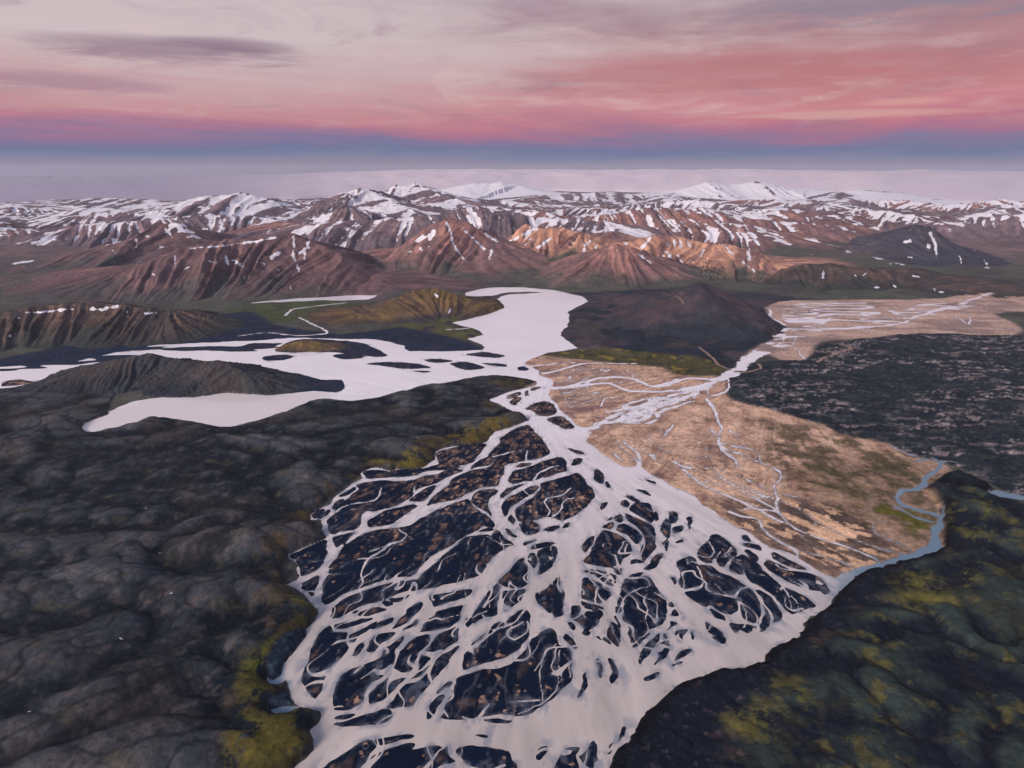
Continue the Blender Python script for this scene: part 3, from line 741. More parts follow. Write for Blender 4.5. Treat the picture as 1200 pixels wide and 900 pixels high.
for i in range(64):                                              # lesser ridges that fill the ranges behind
    D = float(rr.choice([5800, 6500, 7400, 8400, 9600, 11000, 12800]) * rr.uniform(.94, 1.06)); a = rr.uniform(-40, 40)
    zcap = H - D * math.tan(R(2.5 if D > 8000 else 3.1) + R(.45) * (a < -17))
    zp = min(rr.uniform(150, 330), zcap)
    if zp < 60: continue
    cx, cy = D * math.tan(R(a)), D
    ang = rr.uniform(-.7, .7); Lh = rr.uniform(350, 1100)
    P = []
    for j in range(5):
        u = (j - 2) / 2
        P.append((cx + u * Lh * math.cos(ang) + rr.normal() * 60, cy + u * Lh * math.sin(ang) + rr.normal() * 110, zp * (1 - .35 * abs(u)) * rr.uniform(.86, 1.05)))
    raise_mountain(NAMED + i, P, rr.uniform(550, 950), 1.0, .32, .5, 'x')
    while len(msnow) <= NAMED + i: msnow.append(.5); mtone.append('violet')
    msnow[-1] = rr.uniform(.44, .62) if D > 6200 else rr.uniform(.34, .48); mtone[-1] = ['violet', 'violet', 'rust', 'brown'][rr.integers(4)]
keep_flat = np.where(MID == 9, (1 - z_far) * (1 - z_tan) * (1 - z_lava), 1); ZM = ZM * keep_flat
NM = len(msnow); msnow = np.array(msnow, np.float32)

# ------------------------------------------------------------------ height of the land
land = sstep(0, 1, shore / 6.0)
Z = np.where(shore < 0, np.maximum(-2.5, shore * .22), 1.5 * (1 - np.exp(-np.maximum(shore, 0) / 7.0)))
Z = Z + land * sat(shore / 12) * .8 * fbm(X / 16, Y / 16, 3, 8) * (1 - z_left) * (1 - z_right)
rise = 1 - np.exp(-np.maximum(np.minimum(shore, outer), 0) / 26.0)
soft = lambda n, e: np.sqrt(n * n + e) - e ** .5
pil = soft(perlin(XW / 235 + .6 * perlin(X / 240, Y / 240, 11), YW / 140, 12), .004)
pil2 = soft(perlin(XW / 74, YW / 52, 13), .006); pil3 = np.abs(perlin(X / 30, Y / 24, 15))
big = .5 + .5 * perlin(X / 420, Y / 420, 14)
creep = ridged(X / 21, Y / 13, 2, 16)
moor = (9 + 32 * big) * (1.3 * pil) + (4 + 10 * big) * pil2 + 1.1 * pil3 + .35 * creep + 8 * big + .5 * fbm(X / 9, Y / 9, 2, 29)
Z = Z + z_left * rise * moor * (1 - .8 * z_pen)
riseR = 1 - np.exp(-np.maximum(shore, 0) / 9.0)
gul = np.abs(perlin(X / 105 + .8 * perlin(X / 120, Y / 120, 18), Y / 88 + .5 * perlin(X / 70, Y / 70, 24), 17))
gul2 = np.abs(perlin(X / 24, Y / 24, 19))
Z = Z + z_right * (riseR * (12 + 2.2 * fbm(X / 9, Y / 9, 2, 22) * sstep(40, 5, shore)) + rise * ((6 + 13 * sat((X - 330) / 160)) * gul ** .9 + 3.0 * gul2 ** .8 + 8 * perlin(X / 210, Y / 210, 20) + .7 * fbm(X / 14, Y / 14, 3, 21)))
rock = ridged(X / 26, Y / 26, 4, 23, .6)
Z = Z + z_lava * rise * (7 * rock + 6 * fbm(X / 120, Y / 120, 3, 25) - 1)
Z = Z + (1 - z_left) * (1 - z_right) * z_tan * land * .9 * fbm(X / 22, Y / 22, 4, 26)
fields = (1 - z_left) * (1 - z_right) * (1 - z_lava) * (1 - z_tan)
Z = Z + z_dark * rise * (16 * np.abs(perlin(X / 160, Y / 160, 27)) + 5 * np.abs(perlin(X / 60, Y / 60, 28)))
near_dome = [(318, 868, 46, 17), (296, 806, 27, 10), (349, 727, 36, 10), (600, 488, 40, 12)]
for px, py, rad, hh in near_dome:
    cx, cy = ground(px, py); d = np.hypot(X - cx, Y - cy) / rad
    Z = Z + land * rise ** .4 * hh * np.exp(-d ** 3) * z_left
Z = np.maximum(Z, np.where(shore > 0, ZM * sat(shore / 30.0), -5))
on_mt = (MID >= 0) & (ZM * sat(shore / 30.0) >= Z - .01) & (shore > 0)
MIDX = np.where(on_mt, MID, -1)

# ------------------------------------------------------------------ colour of the land (albedo: rock, sand, moss, silt)
C = np.empty((NR, NC, 3), np.float32)
def paint(w, c):
    w = np.asarray(w, np.float32)[..., None]
    C[:] = C * (1 - w) + w * np.asarray(c, np.float32)
def thr(n, a, b): return sstep(a, b, n)
nA = fbm(X / 70, Y / 70, 4, 201); nB = fbm(X / 26, Y / 26, 4, 202); nC = fbm(X / 9, Y / 9, 3, 203); nD = fbm(X / 260, Y / 260, 3, 204); nE = fbm(X / 3.2, Y / 3.2, 2, 228)
flow = fbm(TH * 34, RA / 95, 4, 205); flow2 = fbm(TH * 80, RA / 60, 3, 206)
C[:] = (.085, .088, .070)                                         # valley floor
paint(.6 * thr(nD, -.2, .5), (.048, .046, .048))
paint(z_mead, (.070, .085, .036)); paint(z_mead * thr(nA, 0, .6) * .6, (.040, .050, .048))
paint(z_mead2, (.085, .088, .034)); paint(z_mead2 * thr(nA + nB, .1, .7), (.035, .035, .05))
paint(z_navy * .95, (.014, .023, .046)); paint(z_navy * thr(nA, .15, .7) * .5, (.040, .036, .055))
# dark smooth hill and the shelf under it
paint(z_dark, (.020, .027, .037)); paint(z_dark * thr(fbm(X / 200, Y / 140, 4, 218), -.05, .4) * .85, (.066, .054, .060)); paint(z_dark * thr(fbm(X / 130, Y / 110, 3, 219), .2, .6) * .6, (.050, .052, .034))
paint(z_shelf, (.070, .066, .030)); paint(z_shelf * thr(nA + .4 * nB, 0, .5) * .85, (.030, .030, .030)); paint(z_shelf * thr(nA - .3 * nB, .25, .6), (.190, .150, .035))
# sand plain
tanw = sat(zone('600,418 700,425 758,430 775,432 790,440 817,442 853,443 851,458 857,470 910,483 963,498 990,512 1040,520 1067,535 1100,540 1108,560 1106,645 1060,660 1000,676 975,685 900,660 780,590 690,540 660,510 640,480', 22) * 1.25 + .35 * (nB * .7 + nC * .5) * (z_tan > 0))
tanw = tanw * (1 - z_left) * (1 - z_right)
paint(tanw, (.52, .345, .235))
gx, gy = ground(760, 500)
sx_, sy_ = ground(886, 425)
TH2 = np.arctan2(X - sx_, -(Y - sy_)); RA2 = np.hypot(X - sx_, Y - sy_); bend = .03 * fbm(X / 260, Y / 260, 2, 247)
fl3 = .75 * fbm((TH2 + bend) * 26, RA2 / 300, 5, 248, .62) + .45 * nA; fl4 = fbm((TH2 + bend) * 60, RA2 / 260, 4, 249, .6)
paint(tanw * thr(fl3, -.05, .45) * .75, (.330, .200, .150)); paint(tanw * thr(fl4 + .3 * nA, .15, .6) * .6, (.200, .125, .100))
paint(tanw * thr(-fl3 + .4 * fl4, .15, .6) * .7, (.640, .450, .325)); paint(tanw * thr(np.abs(fl3 + .15 * nB), .05, .01) * .7 * thr(nD + nA, -.1, .5), (.085, .062, .056))
paint(tanw * thr(nA + .5 * nB, .6, 1.0) * .6, (.120, .084, .070))
paint(tanw * zone('800,470 850,452 900,490 930,510 860,530 780,520 720,520 720,500', 120) * thr(fl4 - nA, -.5, .5) * .6, (.640, .430, .310))
violet = zone("600,418 690,424 705,436 690,452 660,450 690,466 760,470 720,500 690,506 640,480", 30)
paint(tanw * violet * thr(nA + nB * .6 + .3, -.2, .6) * .85, (.215, .130, .120)); paint(tanw * violet * thr(fbm(X / 90, Y / 40, 3, 207), .05, .4) * .7, (.520, .345, .245))
dusk = zone("930,560 1000,535 1095,545 1108,640 1040,655 980,640 940,600", 60)
paint(tanw * dusk * .6, (.110, .078, .056)); paint(tanw * dusk * thr(nA + nB * .5, .0, .4) * .8, (.055, .052, .016)); paint(tanw * dusk * thr(nB + flow, .35, .6) * .7, (.42, .275, .175))
lowr = zone("830,590 930,585 1010,610 1050,650 1000,672 975,682 900,645", 30)
paint(tanw * lowr * .8, (.060, .046, .042)); paint(tanw * lowr * thr(flow * 1.1 + .35 * nB, .12, .22), (.600, .395, .250))
grn = zone("880,495 960,500 1030,522 1085,545 1098,575 1095,640 1060,630 1020,600 960,565 900,530", 50)
paint(tanw * grn * thr(nA + .6 * nB + .6 * fl4, -.6, .35) * .82, (.066, .060, .030)); paint(tanw * grn * thr(fl4 + .4 * nC, .25, .6) * .5, (.20, .14, .10))
paint(tanw * zone("1000,583 1030,590 1070,600 1090,615 1085,628 1050,618 1015,602", 22) * thr(nA + nB, -.3, .4) * .8, (.105, .105, .012))
paint(tanw * zone("905,510 950,540 930,570 890,540", 30) * thr(nB, -.1, .3) * .6, (.045, .036, .030))
paint(zone('505,326 545,320 560,311 600,305 625,311 618,321 585,319 560,326', 90) * thr(fbm(X / 160, Y / 300, 3, 226), -.3, .2) * .9, (.36, .19, .125))
# far sandy side valley
paint(z_far, (.46, .32, .25)); paint(z_far * thr(fbm(X / 420, Y / 150, 4, 208), -.05, .35) * .7, (.230, .170, .155)); paint(z_far * thr(fbm(X / 220, Y / 80, 3, 209), .2, .5) * .5, (.56, .42, .34))
# lava field
paint(z_lava, (.018, .028, .036)); spk = fbm(X / 34, Y / 17, 3, 210)
band = thr(fbm(X / 300, Y / 130, 3, 211), -.25, .3)
spk2 = fbm(X / 75, Y / 30, 4, 229, .65)
paint(z_lava * thr(spk + .3 * nC, .26, .46) * (.15 + .85 * band) * thr(spk2, -.45, .1), (.340, .290, .285)); paint(z_lava * thr(spk2 + .4 * nC, .30, .5) * band * .8, (.210, .180, .180)); paint(z_lava * thr(spk2, -.1, -.5) * .6, (.010, .016, .022)); paint(z_lava * thr(nB, .2, .6) * .5, (.040, .046, .032))
# moors on the left bank
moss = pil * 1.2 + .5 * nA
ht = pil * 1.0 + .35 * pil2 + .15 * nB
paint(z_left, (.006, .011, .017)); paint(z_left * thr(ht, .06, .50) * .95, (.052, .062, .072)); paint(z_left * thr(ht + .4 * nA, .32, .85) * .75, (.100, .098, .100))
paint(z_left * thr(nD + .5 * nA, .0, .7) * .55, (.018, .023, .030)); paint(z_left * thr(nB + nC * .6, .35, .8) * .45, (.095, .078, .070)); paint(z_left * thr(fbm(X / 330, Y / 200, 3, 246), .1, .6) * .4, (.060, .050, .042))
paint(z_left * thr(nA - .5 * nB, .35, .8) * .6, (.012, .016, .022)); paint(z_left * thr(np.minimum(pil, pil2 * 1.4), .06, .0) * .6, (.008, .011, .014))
paint(z_left * thr(creep + .3 * nA, .72, .95) * .35, (.009, .011, .014)); paint(z_left * thr(fbm(X / 48, Y / 30, 3, 217), .45, .75) * .35, (.062, .060, .030))
rim = sstep(95, 10, np.minimum(outer, CL)) * z_left
rim2 = zone("520,560 380,600 330,690 372,725 371,740 330,790 345,830 375,835 372,862 345,900 290,905 265,870 285,800 290,700 330,620 430,540 540,505 560,470 620,470 640,492 580,515", 20)
paint(rim * rim2 * thr(nA + .6 * nB + .5 * nE, .0, .5) * .7, (.105, .082, .020)); paint(rim * rim2 * thr(nB + .5 * nC, .2, .5) * .6, (.075, .050, .038))
for txt, c, k in (("265,880 285,845 330,830 377,833 375,862 366,882 345,900 320,930 270,930", (.098, .086, .014), .9), ("282,818 288,800 316,795 334,800 322,815 305,830 288,832", (.085, .080, .016), .85),
                  ("285,790 300,775 320,758 326,768 312,790 296,806", (.120, .135, .012), .75), ("350,712 370,710 372,730 356,738 345,728", (.130, .130, .012), .8), ("445,540 500,530 512,532 506,545 470,553 440,551", (.150, .125, .018), .7),
                  ("560,500 620,486 640,492 575,520 520,530 525,515", (.150, .115, .020), .75), ("570,450 600,440 632,447 600,460", (.090, .070, .025), .6)):
    w = zone(txt, 12); paint(w * z_left * thr(nA + .8 * nB + .5 * nC + .5 * nE, -.5, .25) * k, c); paint(w * z_left * thr(nB + .6 * nC, .1, .5) * .55, (.060, .050, .016))
paint(z_left * sstep(14, 1, outer) * thr(nB + nC, -.1, .4) * .7, (.030, .024, .024))
wet = zone("322,762 358,738 352,755 334,778 331,795 341,822 352,829 322,834 316,825 332,815 333,803 322,797 312,793", 4)
paint(wet * z_left, (.018, .030, .050)); paint(wet * z_left * thr(nC, .1, .5) * .6, (.05, .10, .13))
# lava plateau on the right bank
paint(z_right, (.007, .011, .019)); fr = sstep(120, 30, np.minimum(shore, CL)); mR = zone("1040,700 1060,672 1112,655 1118,600 1100,570 1150,570 1320,640 1320,1000 870,1000 875,880 925,800 990,750", 34)
paint(z_right * mR * thr(gul * 1.1 + .4 * nA, .05, .55) * .9, (.032, .048, .042)); paint(z_right * mR * thr(nD + .5 * nB, .05, .6) * .7, (.030, .034, .022)); paint(z_right * mR * thr(nA + nB + .5 * nE, .45, .9) * .7, (.095, .086, .028))
paint(z_right * mR * thr(gul, .09, .0) * .85, (.012, .013, .014))
paint(z_right * (1 - mR) * thr(nA + .5 * nB, .2, .7) * .6, (.040, .026, .030)); paint(z_right * (1 - mR) * thr(nC + .5 * nB, .55, .9) * .5, (.075, .065, .075))
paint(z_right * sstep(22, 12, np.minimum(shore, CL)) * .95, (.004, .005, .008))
for txt in ("847,850 870,845 905,862 910,880 880,880 850,868", "880,832 900,845 905,855 885,858 878,842", "900,805 935,808 950,840 935,860 912,838", "1000,735 1040,740 1085,770 1050,775 1010,760", "1040,690 1100,665 1150,690 1110,720 1060,715", "1110,600 1160,600 1190,640 1150,650 1115,630"):
    w = zone(txt, 14); paint(w * z_right * thr(nA + .6 * nB + .5 * nC + .5 * nE, -.2, .45) * .75, (.112, .104, .026))
rough = sat(.5 * z_left + .3 * z_right + z_lava)
paint(rough * thr(nE + .6 * nC, .25, .6) * .35, (.075, .068, .066)); paint(rough * thr(nE - .5 * nC, .25, .6) * .45, (.006, .008, .012))
# gravel bars in the river
inbar = (outer < 2) & (bar_id >= 0)
barw = inbar.astype(np.float32)
paint(barw, (.0035, .010, .027))
up = sat((RA * 0 + (Y - 700) / 900))
bsh = np.minimum(shore, CL)
paint(barw * thr(nA * .7 + nB * .5 + .9 * flow + .45 * (up - .45) + sat(bsh / 60) * .5 - .24, .1, .6) * .8, (.050, .038, .037))
paint(barw * thr(nB * .7 + flow * .7 + .3 * nC + .7 * up, .55, .95) * .8, (.150, .096, .075))
paint(barw * thr(nC * .7 + nB * .6 + flow2 * .5 + .5 * up + .5 * nD, .82, 1.1) * .85, (.46, .30, .21))
silt = np.abs(fbm(TH * 22, RA / 120, 3, 214))
paint(barw * thr(silt, .055, .012) * thr(nD + nA, -.2, .3) * .5, (.120, .122, .145))
silt_zone = zone("J 250,500 470,540 600,660 560,800 450,850 380,840 280,740 F 870,690", 10)
paint(barw * silt_zone * thr(fbm(TH * 60, RA / 200, 3, 215), 0.0, .35) * .55, (.120, .122, .140))
paint(barw * sstep(7, 1.5, bsh) * .75, (.003, .009, .025)); paint(barw * sstep(5.0, .2, bsh) * thr(flow2 + .6 * nC, -.2, .5) * .75, (.10, .115, .145))
flat_bar = zone("L -300,190 1000,190 1000,330 -300,330 F 0,440", 40)
paint(barw * flat_bar * .9, (.013, .022, .045)); paint(w_s * (1 - barw) * .9, (.013, .024, .050))
# pale silt lines where streams run thin, and wet margins
paint((1 - barw) * (1 - z_right) * sstep(5, 0, thin) * (1 - .6 * z_lava) * .5, (.260, .215, .200))
under = shore < 0
C[under] = (.16, .15, .14)
# mountains
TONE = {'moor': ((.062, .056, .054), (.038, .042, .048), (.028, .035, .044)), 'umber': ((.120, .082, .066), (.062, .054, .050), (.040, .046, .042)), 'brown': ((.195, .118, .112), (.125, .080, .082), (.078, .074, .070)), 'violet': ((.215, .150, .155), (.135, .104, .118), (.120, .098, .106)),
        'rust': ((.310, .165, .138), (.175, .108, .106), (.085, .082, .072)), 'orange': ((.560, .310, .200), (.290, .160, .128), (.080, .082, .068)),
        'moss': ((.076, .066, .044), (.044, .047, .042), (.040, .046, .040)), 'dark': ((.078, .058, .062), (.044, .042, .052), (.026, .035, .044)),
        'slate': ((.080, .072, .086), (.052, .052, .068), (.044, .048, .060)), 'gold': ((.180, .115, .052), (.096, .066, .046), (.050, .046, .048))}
Tm = np.array([[*TONE[t]] for t in mtone], np.float32)
ON = MIDX >= 0; idx = MIDX[ON]; q = MQ[ON]; gl = MGUL[ON]; tt = MT[ON]
nb, na, nd, nc = nB[ON], nA[ON], nD[ON], nC[ON]
rg = RG[ON]; xo, yo = X[ON], Y[ON]
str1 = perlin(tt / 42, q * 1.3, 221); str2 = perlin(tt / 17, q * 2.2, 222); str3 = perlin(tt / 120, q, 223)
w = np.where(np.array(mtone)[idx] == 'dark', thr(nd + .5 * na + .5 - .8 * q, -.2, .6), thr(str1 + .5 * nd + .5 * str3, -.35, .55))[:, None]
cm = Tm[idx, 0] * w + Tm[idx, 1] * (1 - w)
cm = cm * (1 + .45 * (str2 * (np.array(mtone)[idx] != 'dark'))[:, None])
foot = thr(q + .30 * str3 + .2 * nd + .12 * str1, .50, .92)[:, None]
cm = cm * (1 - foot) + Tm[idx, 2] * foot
gm = np.isin(np.array(mtone), ['moss', 'gold'])[idx]
gw = (gm * thr(na + str3, .05, .7) * .42)[:, None]
cm = cm * (1 - gw) + gw * np.array((.095, .082, .030), np.float32)
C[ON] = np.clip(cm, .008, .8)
# snow: in gullies, under rims and on high ground
hi = Z[ON]
sn = msnow[idx]
patch = fbm(xo / 300, yo / 300, 3, 231) + .5 * fbm(xo / 90, yo / 90, 2, 236)
along = perlin(tt / 55, q * 3.2, 232)
T = np.interp(sn, [0, .1, .3, .45, .55, .65, .76, .98], [-2, -.62, -.16, .14, .30, .43, .74, 2.2])
level = T + .34 * patch + .20 * along + .16 * sat(1 - q * 1.6) * sat(sn * 3) - .30 * sat((q - .55) / .45) * (sn < .7) - 1.15 * gl + .03 + .165 + .35 * sstep(.12, .03, q) * thr(along + patch, -.1, .4) * (sn > .25)
SNOW = np.full((NR, NC), -1.0, np.float32)
SNOW[ON] = level
far = (~ON) & (RG > 5000) & (shore > 0)
fx, fy = X[far], Y[far]
pf = fbm(fx / 500, fy / 700, 4, 233) + .8 * fbm(fx / 110, fy / 200, 3, 234)
SNOW[far] = pf * .55 - .42 + .42 * sstep(6000, 12000, RG[far])
Cf = C[far]; wv = sstep(5000, 6200, RG[far])[:, None]; mixv = thr(fbm(fx / 300, fy / 300, 3, 235), -.4, .5)[:, None]
C[far] = Cf * (1 - wv) + wv * (np.array((.180, .125, .120), np.float32) * mixv + (1 - mixv) * np.array((.130, .096, .098), np.float32))
SNOW = sat(SNOW * .5 + .5)
# snow lying in the gullies and under the rims of the nearer mountains, as surveyed: mountain number, then x,y,width along each strip
STRIPS = '''0 220,291,1.2 240,290,1.2 260,288,2 300,283,3 323,278,2.5;0 343,277,3 345,290,3 343,300,4 348,310,3 350,320,2.5;0 362,280,3 360,290,4 350,298,3;0 358,293,3 356,305,1.5;0 318,302,5 330,295,5;0 265,300,4 267,310,3;0 273,305,4 282,310,5 288,305,2
0 243,305,2 253,308,3;0 205,297,2 206,313,2;0 302,307,3 310,310,2;0 323,313,1.5 335,322,1.5;0 217,315,2 223,313,2;0 179,321,3 181,322,3.5;0 160,309,2 173,303,2.5;0 206,333,1.5 208,334,1.5;0 285,323,1.2 287,328,1.2;0 340,335,1.5 341,338,1.5
1 160,280,2.5 160,292,2;1 193,267,2.5 202,278,2.5;1 170,277,3 174,277,3;1 132,294,1.5 136,297,1.5;20 28,366,2 50,366,3 73,363,3.5 88,363,2;20 97,361,3 117,363,4 138,359,4;20 149,364,3 149,371,2;20 170,368,2 182,366,2;20 21,373,3 23,374,3;20 11,394,2.4 18,392,2.4
4 523,260,2.5 528,273,2.5 533,290,2.5 543,303,2;4 537,263,2 550,275,2.5 567,292,2;4 490,282,5 505,275,5;4 494,291,3 494,295,3;4 476,295,2.5 481,295,2.5;4 567,273,3 583,283,3;4 573,303,4 577,292,3
5 597,283,3 617,273,4 627,267,6;5 630,290,2.5 640,283,3 646,280,2;5 668,288,3 671,284,3;5 683,297,3 685,288,3 693,282,2;5 697,293,3 700,288,2;6 747,297,2 763,308,2.5;6 722,293,2 723,297,2
7 727,279,3 734,286,3;7 762,279,4 753,290,3;7 790,281,3 791,289,3;7 797,281,3 798,290,3;7 806,284,4 808,287,4;7 781,284,4 783,288,3;7 781,295,3 787,304,4;7 777,301,4 777,310,3;7 794,300,3 799,308,3;7 825,293,3 819,303,2;7 850,289,3 858,297,3;7 877,295,4 878,304,4;7 870,307,2 884,318,2;7 745,295,2.5 759,304,3 773,315,2.5
10 1090,273,4 1097,287,5 1098,300,3;10 1087,286,4 1089,288,4;10 1061,283,5 1066,282,5;10 1125,300,2 1127,310,2;10 1153,306,3 1157,310,3;10 1065,302,2.5 1069,302,2.5;8 965,317,3 964,325,4;8 1002,322,2 1004,325,2;8 1012,323,2 1016,320,2;8 1047,334,3 1049,336,3;8 1070,323,3 1077,325,3;8 1094,338,2 1096,342,2;8 1101,342,3 1105,342,3;8 1025,337,2 1029,337,2
21 510,343,2.5 513,348,2.5;21 528,362,2.5 527,367,2.5'''
near = ON & (RG < 6200); vi = np.nonzero(near)
vx, vy, vz = X[near], Y[near], Z[near] - np.float32(H); vd = vy * CP - vz * SP
vpx = 600 + FPX * vx / vd; vpy = 450 - FPX * (vy * SP + vz * CP) / vd; vid = MIDX[near]; vs = SNOW[near]
vpx = vpx + 1.6 * perlin(X[near] / 28, Y[near] / 28, 237); vpy = vpy + 1.2 * perlin(X[near] / 28, Y[near] / 28, 238)
for st_ in STRIPS.replace('\n', ';').split(';'):
    k_, *pts_ = st_.split(); m_ = np.nonzero(vid == int(k_))[0]
    if not len(m_): continue
    pts_ = [tuple(float(v) for v in p.split(',')) for p in pts_]
    d_, _, w_ = polyline_dist(vpx[m_], vpy[m_], pts_, [p[2] * .5 for p in pts_])
    w_ = w_ * (.75 + .9 * perlin(vpx[m_] / 5.5, vpy[m_] / 5.5, 239))
    vs[m_] = np.maximum(vs[m_], np.clip(.59 + (w_ - d_) * .09, 0, .85) * (d_ < w_ + 1.5))
SNOW[near] = vs

# ------------------------------------------------------------------ materials
def terrain_material():
    m = bpy.data.materials.new("ground_cover"); m.use_nodes = True
    nt = m.node_tree; nt.nodes.clear(); g = G(nt)
    att = g.new('ShaderNodeAttribute', attribute_name='albedo')
    geo = g.new('ShaderNodeNewGeometry'); pos = geo.outputs['Position']
    n1 = g.noise(pos, 0.10, 6.0, 0.72); n2 = g.noise(pos, 0.012, 5.0, 0.6)
    f = g.m('ADD', g.m('MULTIPLY', n1, 0.95), g.m('MULTIPLY', n2, 0.55))          # about 0.75 on average
    f = g.m('POWER', f, 2.2); f = g.m('ADD', g.m('MULTIPLY', f, 1.6), 0.15)
    mul = g.new('ShaderNodeMix', data_type='RGBA', blend_type='MULTIPLY'); mul.inputs['Factor'].default_value = 1.0
    nt.links.new(att.outputs['Color'], mul.inputs[6]); nt.links.new(g.xyz(f, f, f), mul.inputs[7])
    sn = g.noise(pos, 0.02, 5.0, 0.65)
    sv = g.m('ADD', att.outputs['Alpha'], g.m('MULTIPLY', g.m('SUBTRACT', sn, 0.5), 0.30))
    smask = g.step(sv, 0.565, 0.60)
    base = g.mix(smask, mul.outputs[2], (.74, .74, .78))
    b = g.new('ShaderNodeBsdfPrincipled')
    nt.links.new(base, b.inputs['Base Color'])
    b.inputs['Roughness'].default_value = 0.92
    b.inputs['Specular IOR Level'].default_value = 0.03
    bump = g.new('ShaderNodeBump'); bump.inputs['Strength'].default_value = 0.5; bump.inputs['Distance'].default_value = 1.6
    nt.links.new(g.noise(pos, 0.16, 6.0, 0.62), bump.inputs['Height']); nt.links.new(bump.outputs[0], b.inputs['Normal'])
    o = g.new('ShaderNodeOutputMaterial'); nt.links.new(b.outputs[0], o.inputs['Surface'])
    return m
def water_material():
    m = bpy.data.materials.new("glacial_water"); m.use_nodes = True
    nt = m.node_tree; nt.nodes.clear(); g = G(nt)
    att = g.new('ShaderNodeAttribute', attribute_name='albedo')
    geo = g.new('ShaderNodeNewGeometry'); pos = geo.outputs['Position']
    n1 = g.noise(pos, 0.02, 5.0, 0.6, 1.2)
    f = g.m('ADD', 0.965, g.m('MULTIPLY', n1, 0.07))
    mul = g.new('ShaderNodeMix', data_type='RGBA', blend_type='MULTIPLY'); mul.inputs['Factor'].default_value = 1.0
    nt.links.new(att.outputs['Color'], mul.inputs[6]); nt.links.new(g.xyz(f, f, f), mul.inputs[7])
    b = g.new('ShaderNodeBsdfPrincipled')
    nt.links.new(mul.outputs[2], b.inputs['Base Color'])
    b.inputs['Roughness'].default_value = 0.13
    b.inputs['IOR'].default_value = 1.333
    bump = g.new('ShaderNodeBump'); bump.inputs['Strength'].default_value = 0.12; bump.inputs['Distance'].default_value = 0.4
    nt.links.new(g.noise(pos, 0.25, 4.0, 0.6), bump.inputs['Height']); nt.links.new(bump.outputs[0], b.inputs['Normal'])
    o = g.new('ShaderNodeOutputMaterial'); nt.links.new(b.outputs[0], o.inputs['Surface'])
    return m
def plain_material(name, col, rough=0.9):
    m = bpy.data.materials.new(name); m.use_nodes = True
    nt = m.node_tree; nt.nodes.clear(); g = G(nt)
    geo = g.new('ShaderNodeNewGeometry')
    n = g.noise(geo.outputs['Position'], 0.08, 5.0, 0.6)
    b = g.new('ShaderNodeBsdfPrincipled'); b.inputs['Roughness'].default_value = rough; b.inputs['Specular IOR Level'].default_value = 0.2
    nt.links.new(g.mix(n, [c * .8 for c in col], [min(c * 1.2, .95) for c in col]), b.inputs['Base Color'])
    o = g.new('ShaderNodeOutputMaterial'); nt.links.new(b.outputs[0], o.inputs['Surface'])
    return m
M_LAND, M_WATER = terrain_material(), water_material()

# ------------------------------------------------------------------ normals of the whole sheet, so that its pieces meet without seams
P3 = np.stack([X, Y, Z], -1).astype(np.float32)
du = np.gradient(P3, axis=1); dv = np.gradient(P3, axis=0)
NV = np.cross(du, dv); NV /= np.linalg.norm(NV, axis=-1, keepdims=True) + 1e-9
NV *= np.sign(NV[..., 2:3] + 1e-9)
P3f, NVf = P3.reshape(-1, 3), NV.reshape(-1, 3)
RGBA = np.concatenate([np.clip(C, 0, 1), SNOW[..., None]], -1).reshape(-1, 4).astype(np.float32)

def mesh_from(name, co, quads, rgba, mat, normals=None):
    me = bpy.data.meshes.new(name)
    nv, nf = len(co), len(quads)
    me.vertices.add(nv); me.vertices.foreach_set('co', np.ascontiguousarray(co, np.float32).ravel())
    me.loops.add(nf * 4); me.loops.foreach_set('vertex_index', np.ascontiguousarray(quads, np.int32).ravel())
    me.polygons.add(nf); me.polygons.foreach_set('loop_start', np.arange(0, nf * 4, 4, dtype=np.int32))
    me.polygons.foreach_set('use_smooth', np.ones(nf, bool))
    me.update(calc_edges=True)
    if rgba is not None:
        a = me.attributes.new('albedo', 'FLOAT_COLOR', 'POINT')
        a.data.foreach_set('color', np.ascontiguousarray(rgba, np.float32).ravel())
    me.materials.append(mat)
    if normals is not None: me.normals_split_custom_set_from_vertices(normals)
    return me
def add(name, me, parent=None, **props):
    o = bpy.data.objects.new(name, me); COL.objects.link(o)
    if parent is not None: o.parent = parent
    for k, v in props.items(): o[k] = v
    return o

# ------------------------------------------------------------------ cut the sheet into the pieces of the landscape
ii, jj = np.meshgrid(np.arange(NR - 1), np.arange(NC - 1), indexing='ij')
v00 = (ii * NC + jj).ravel()
QUADS = np.stack([v00, v00 + 1, v00 + NC + 1, v00 + NC], -1)
def face(a): return a[:-1, :-1].ravel()
LAB = np.zeros((NR, NC), np.int32)                       # 0 valley floor
LAB[z_tan > .5] = 1; LAB[z_far > .5] = 2; LAB[z_lava > .5] = 3; LAB[z_left > .5] = 4; LAB[z_right > .5] = 5
LAB[(RG > 5000) & (LAB == 0)] = 6
LAB[ON] = 1000 + MIDX[ON]
LAB[shore < -1.0] = 7
bm = (outer < 1.5) & (bar_id >= 0) & (shore > -1.0)
LAB[bm] = 100 + bar_id[bm]
lab_f = face(LAB)
order = np.argsort(lab_f, kind='stable'); labs, start = np.unique(lab_f[order], return_index=True)
ends = np.append(start[1:], len(order))
remap = np.zeros(NR * NC, np.int32)
def cut(sel, name):
    qd = QUADS[sel]; u = np.unique(qd); remap[u] = np.arange(len(u), dtype=np.int32)
    return mesh_from(name, P3f[u], remap[qd], RGBA[u], M_LAND, NVf[u])

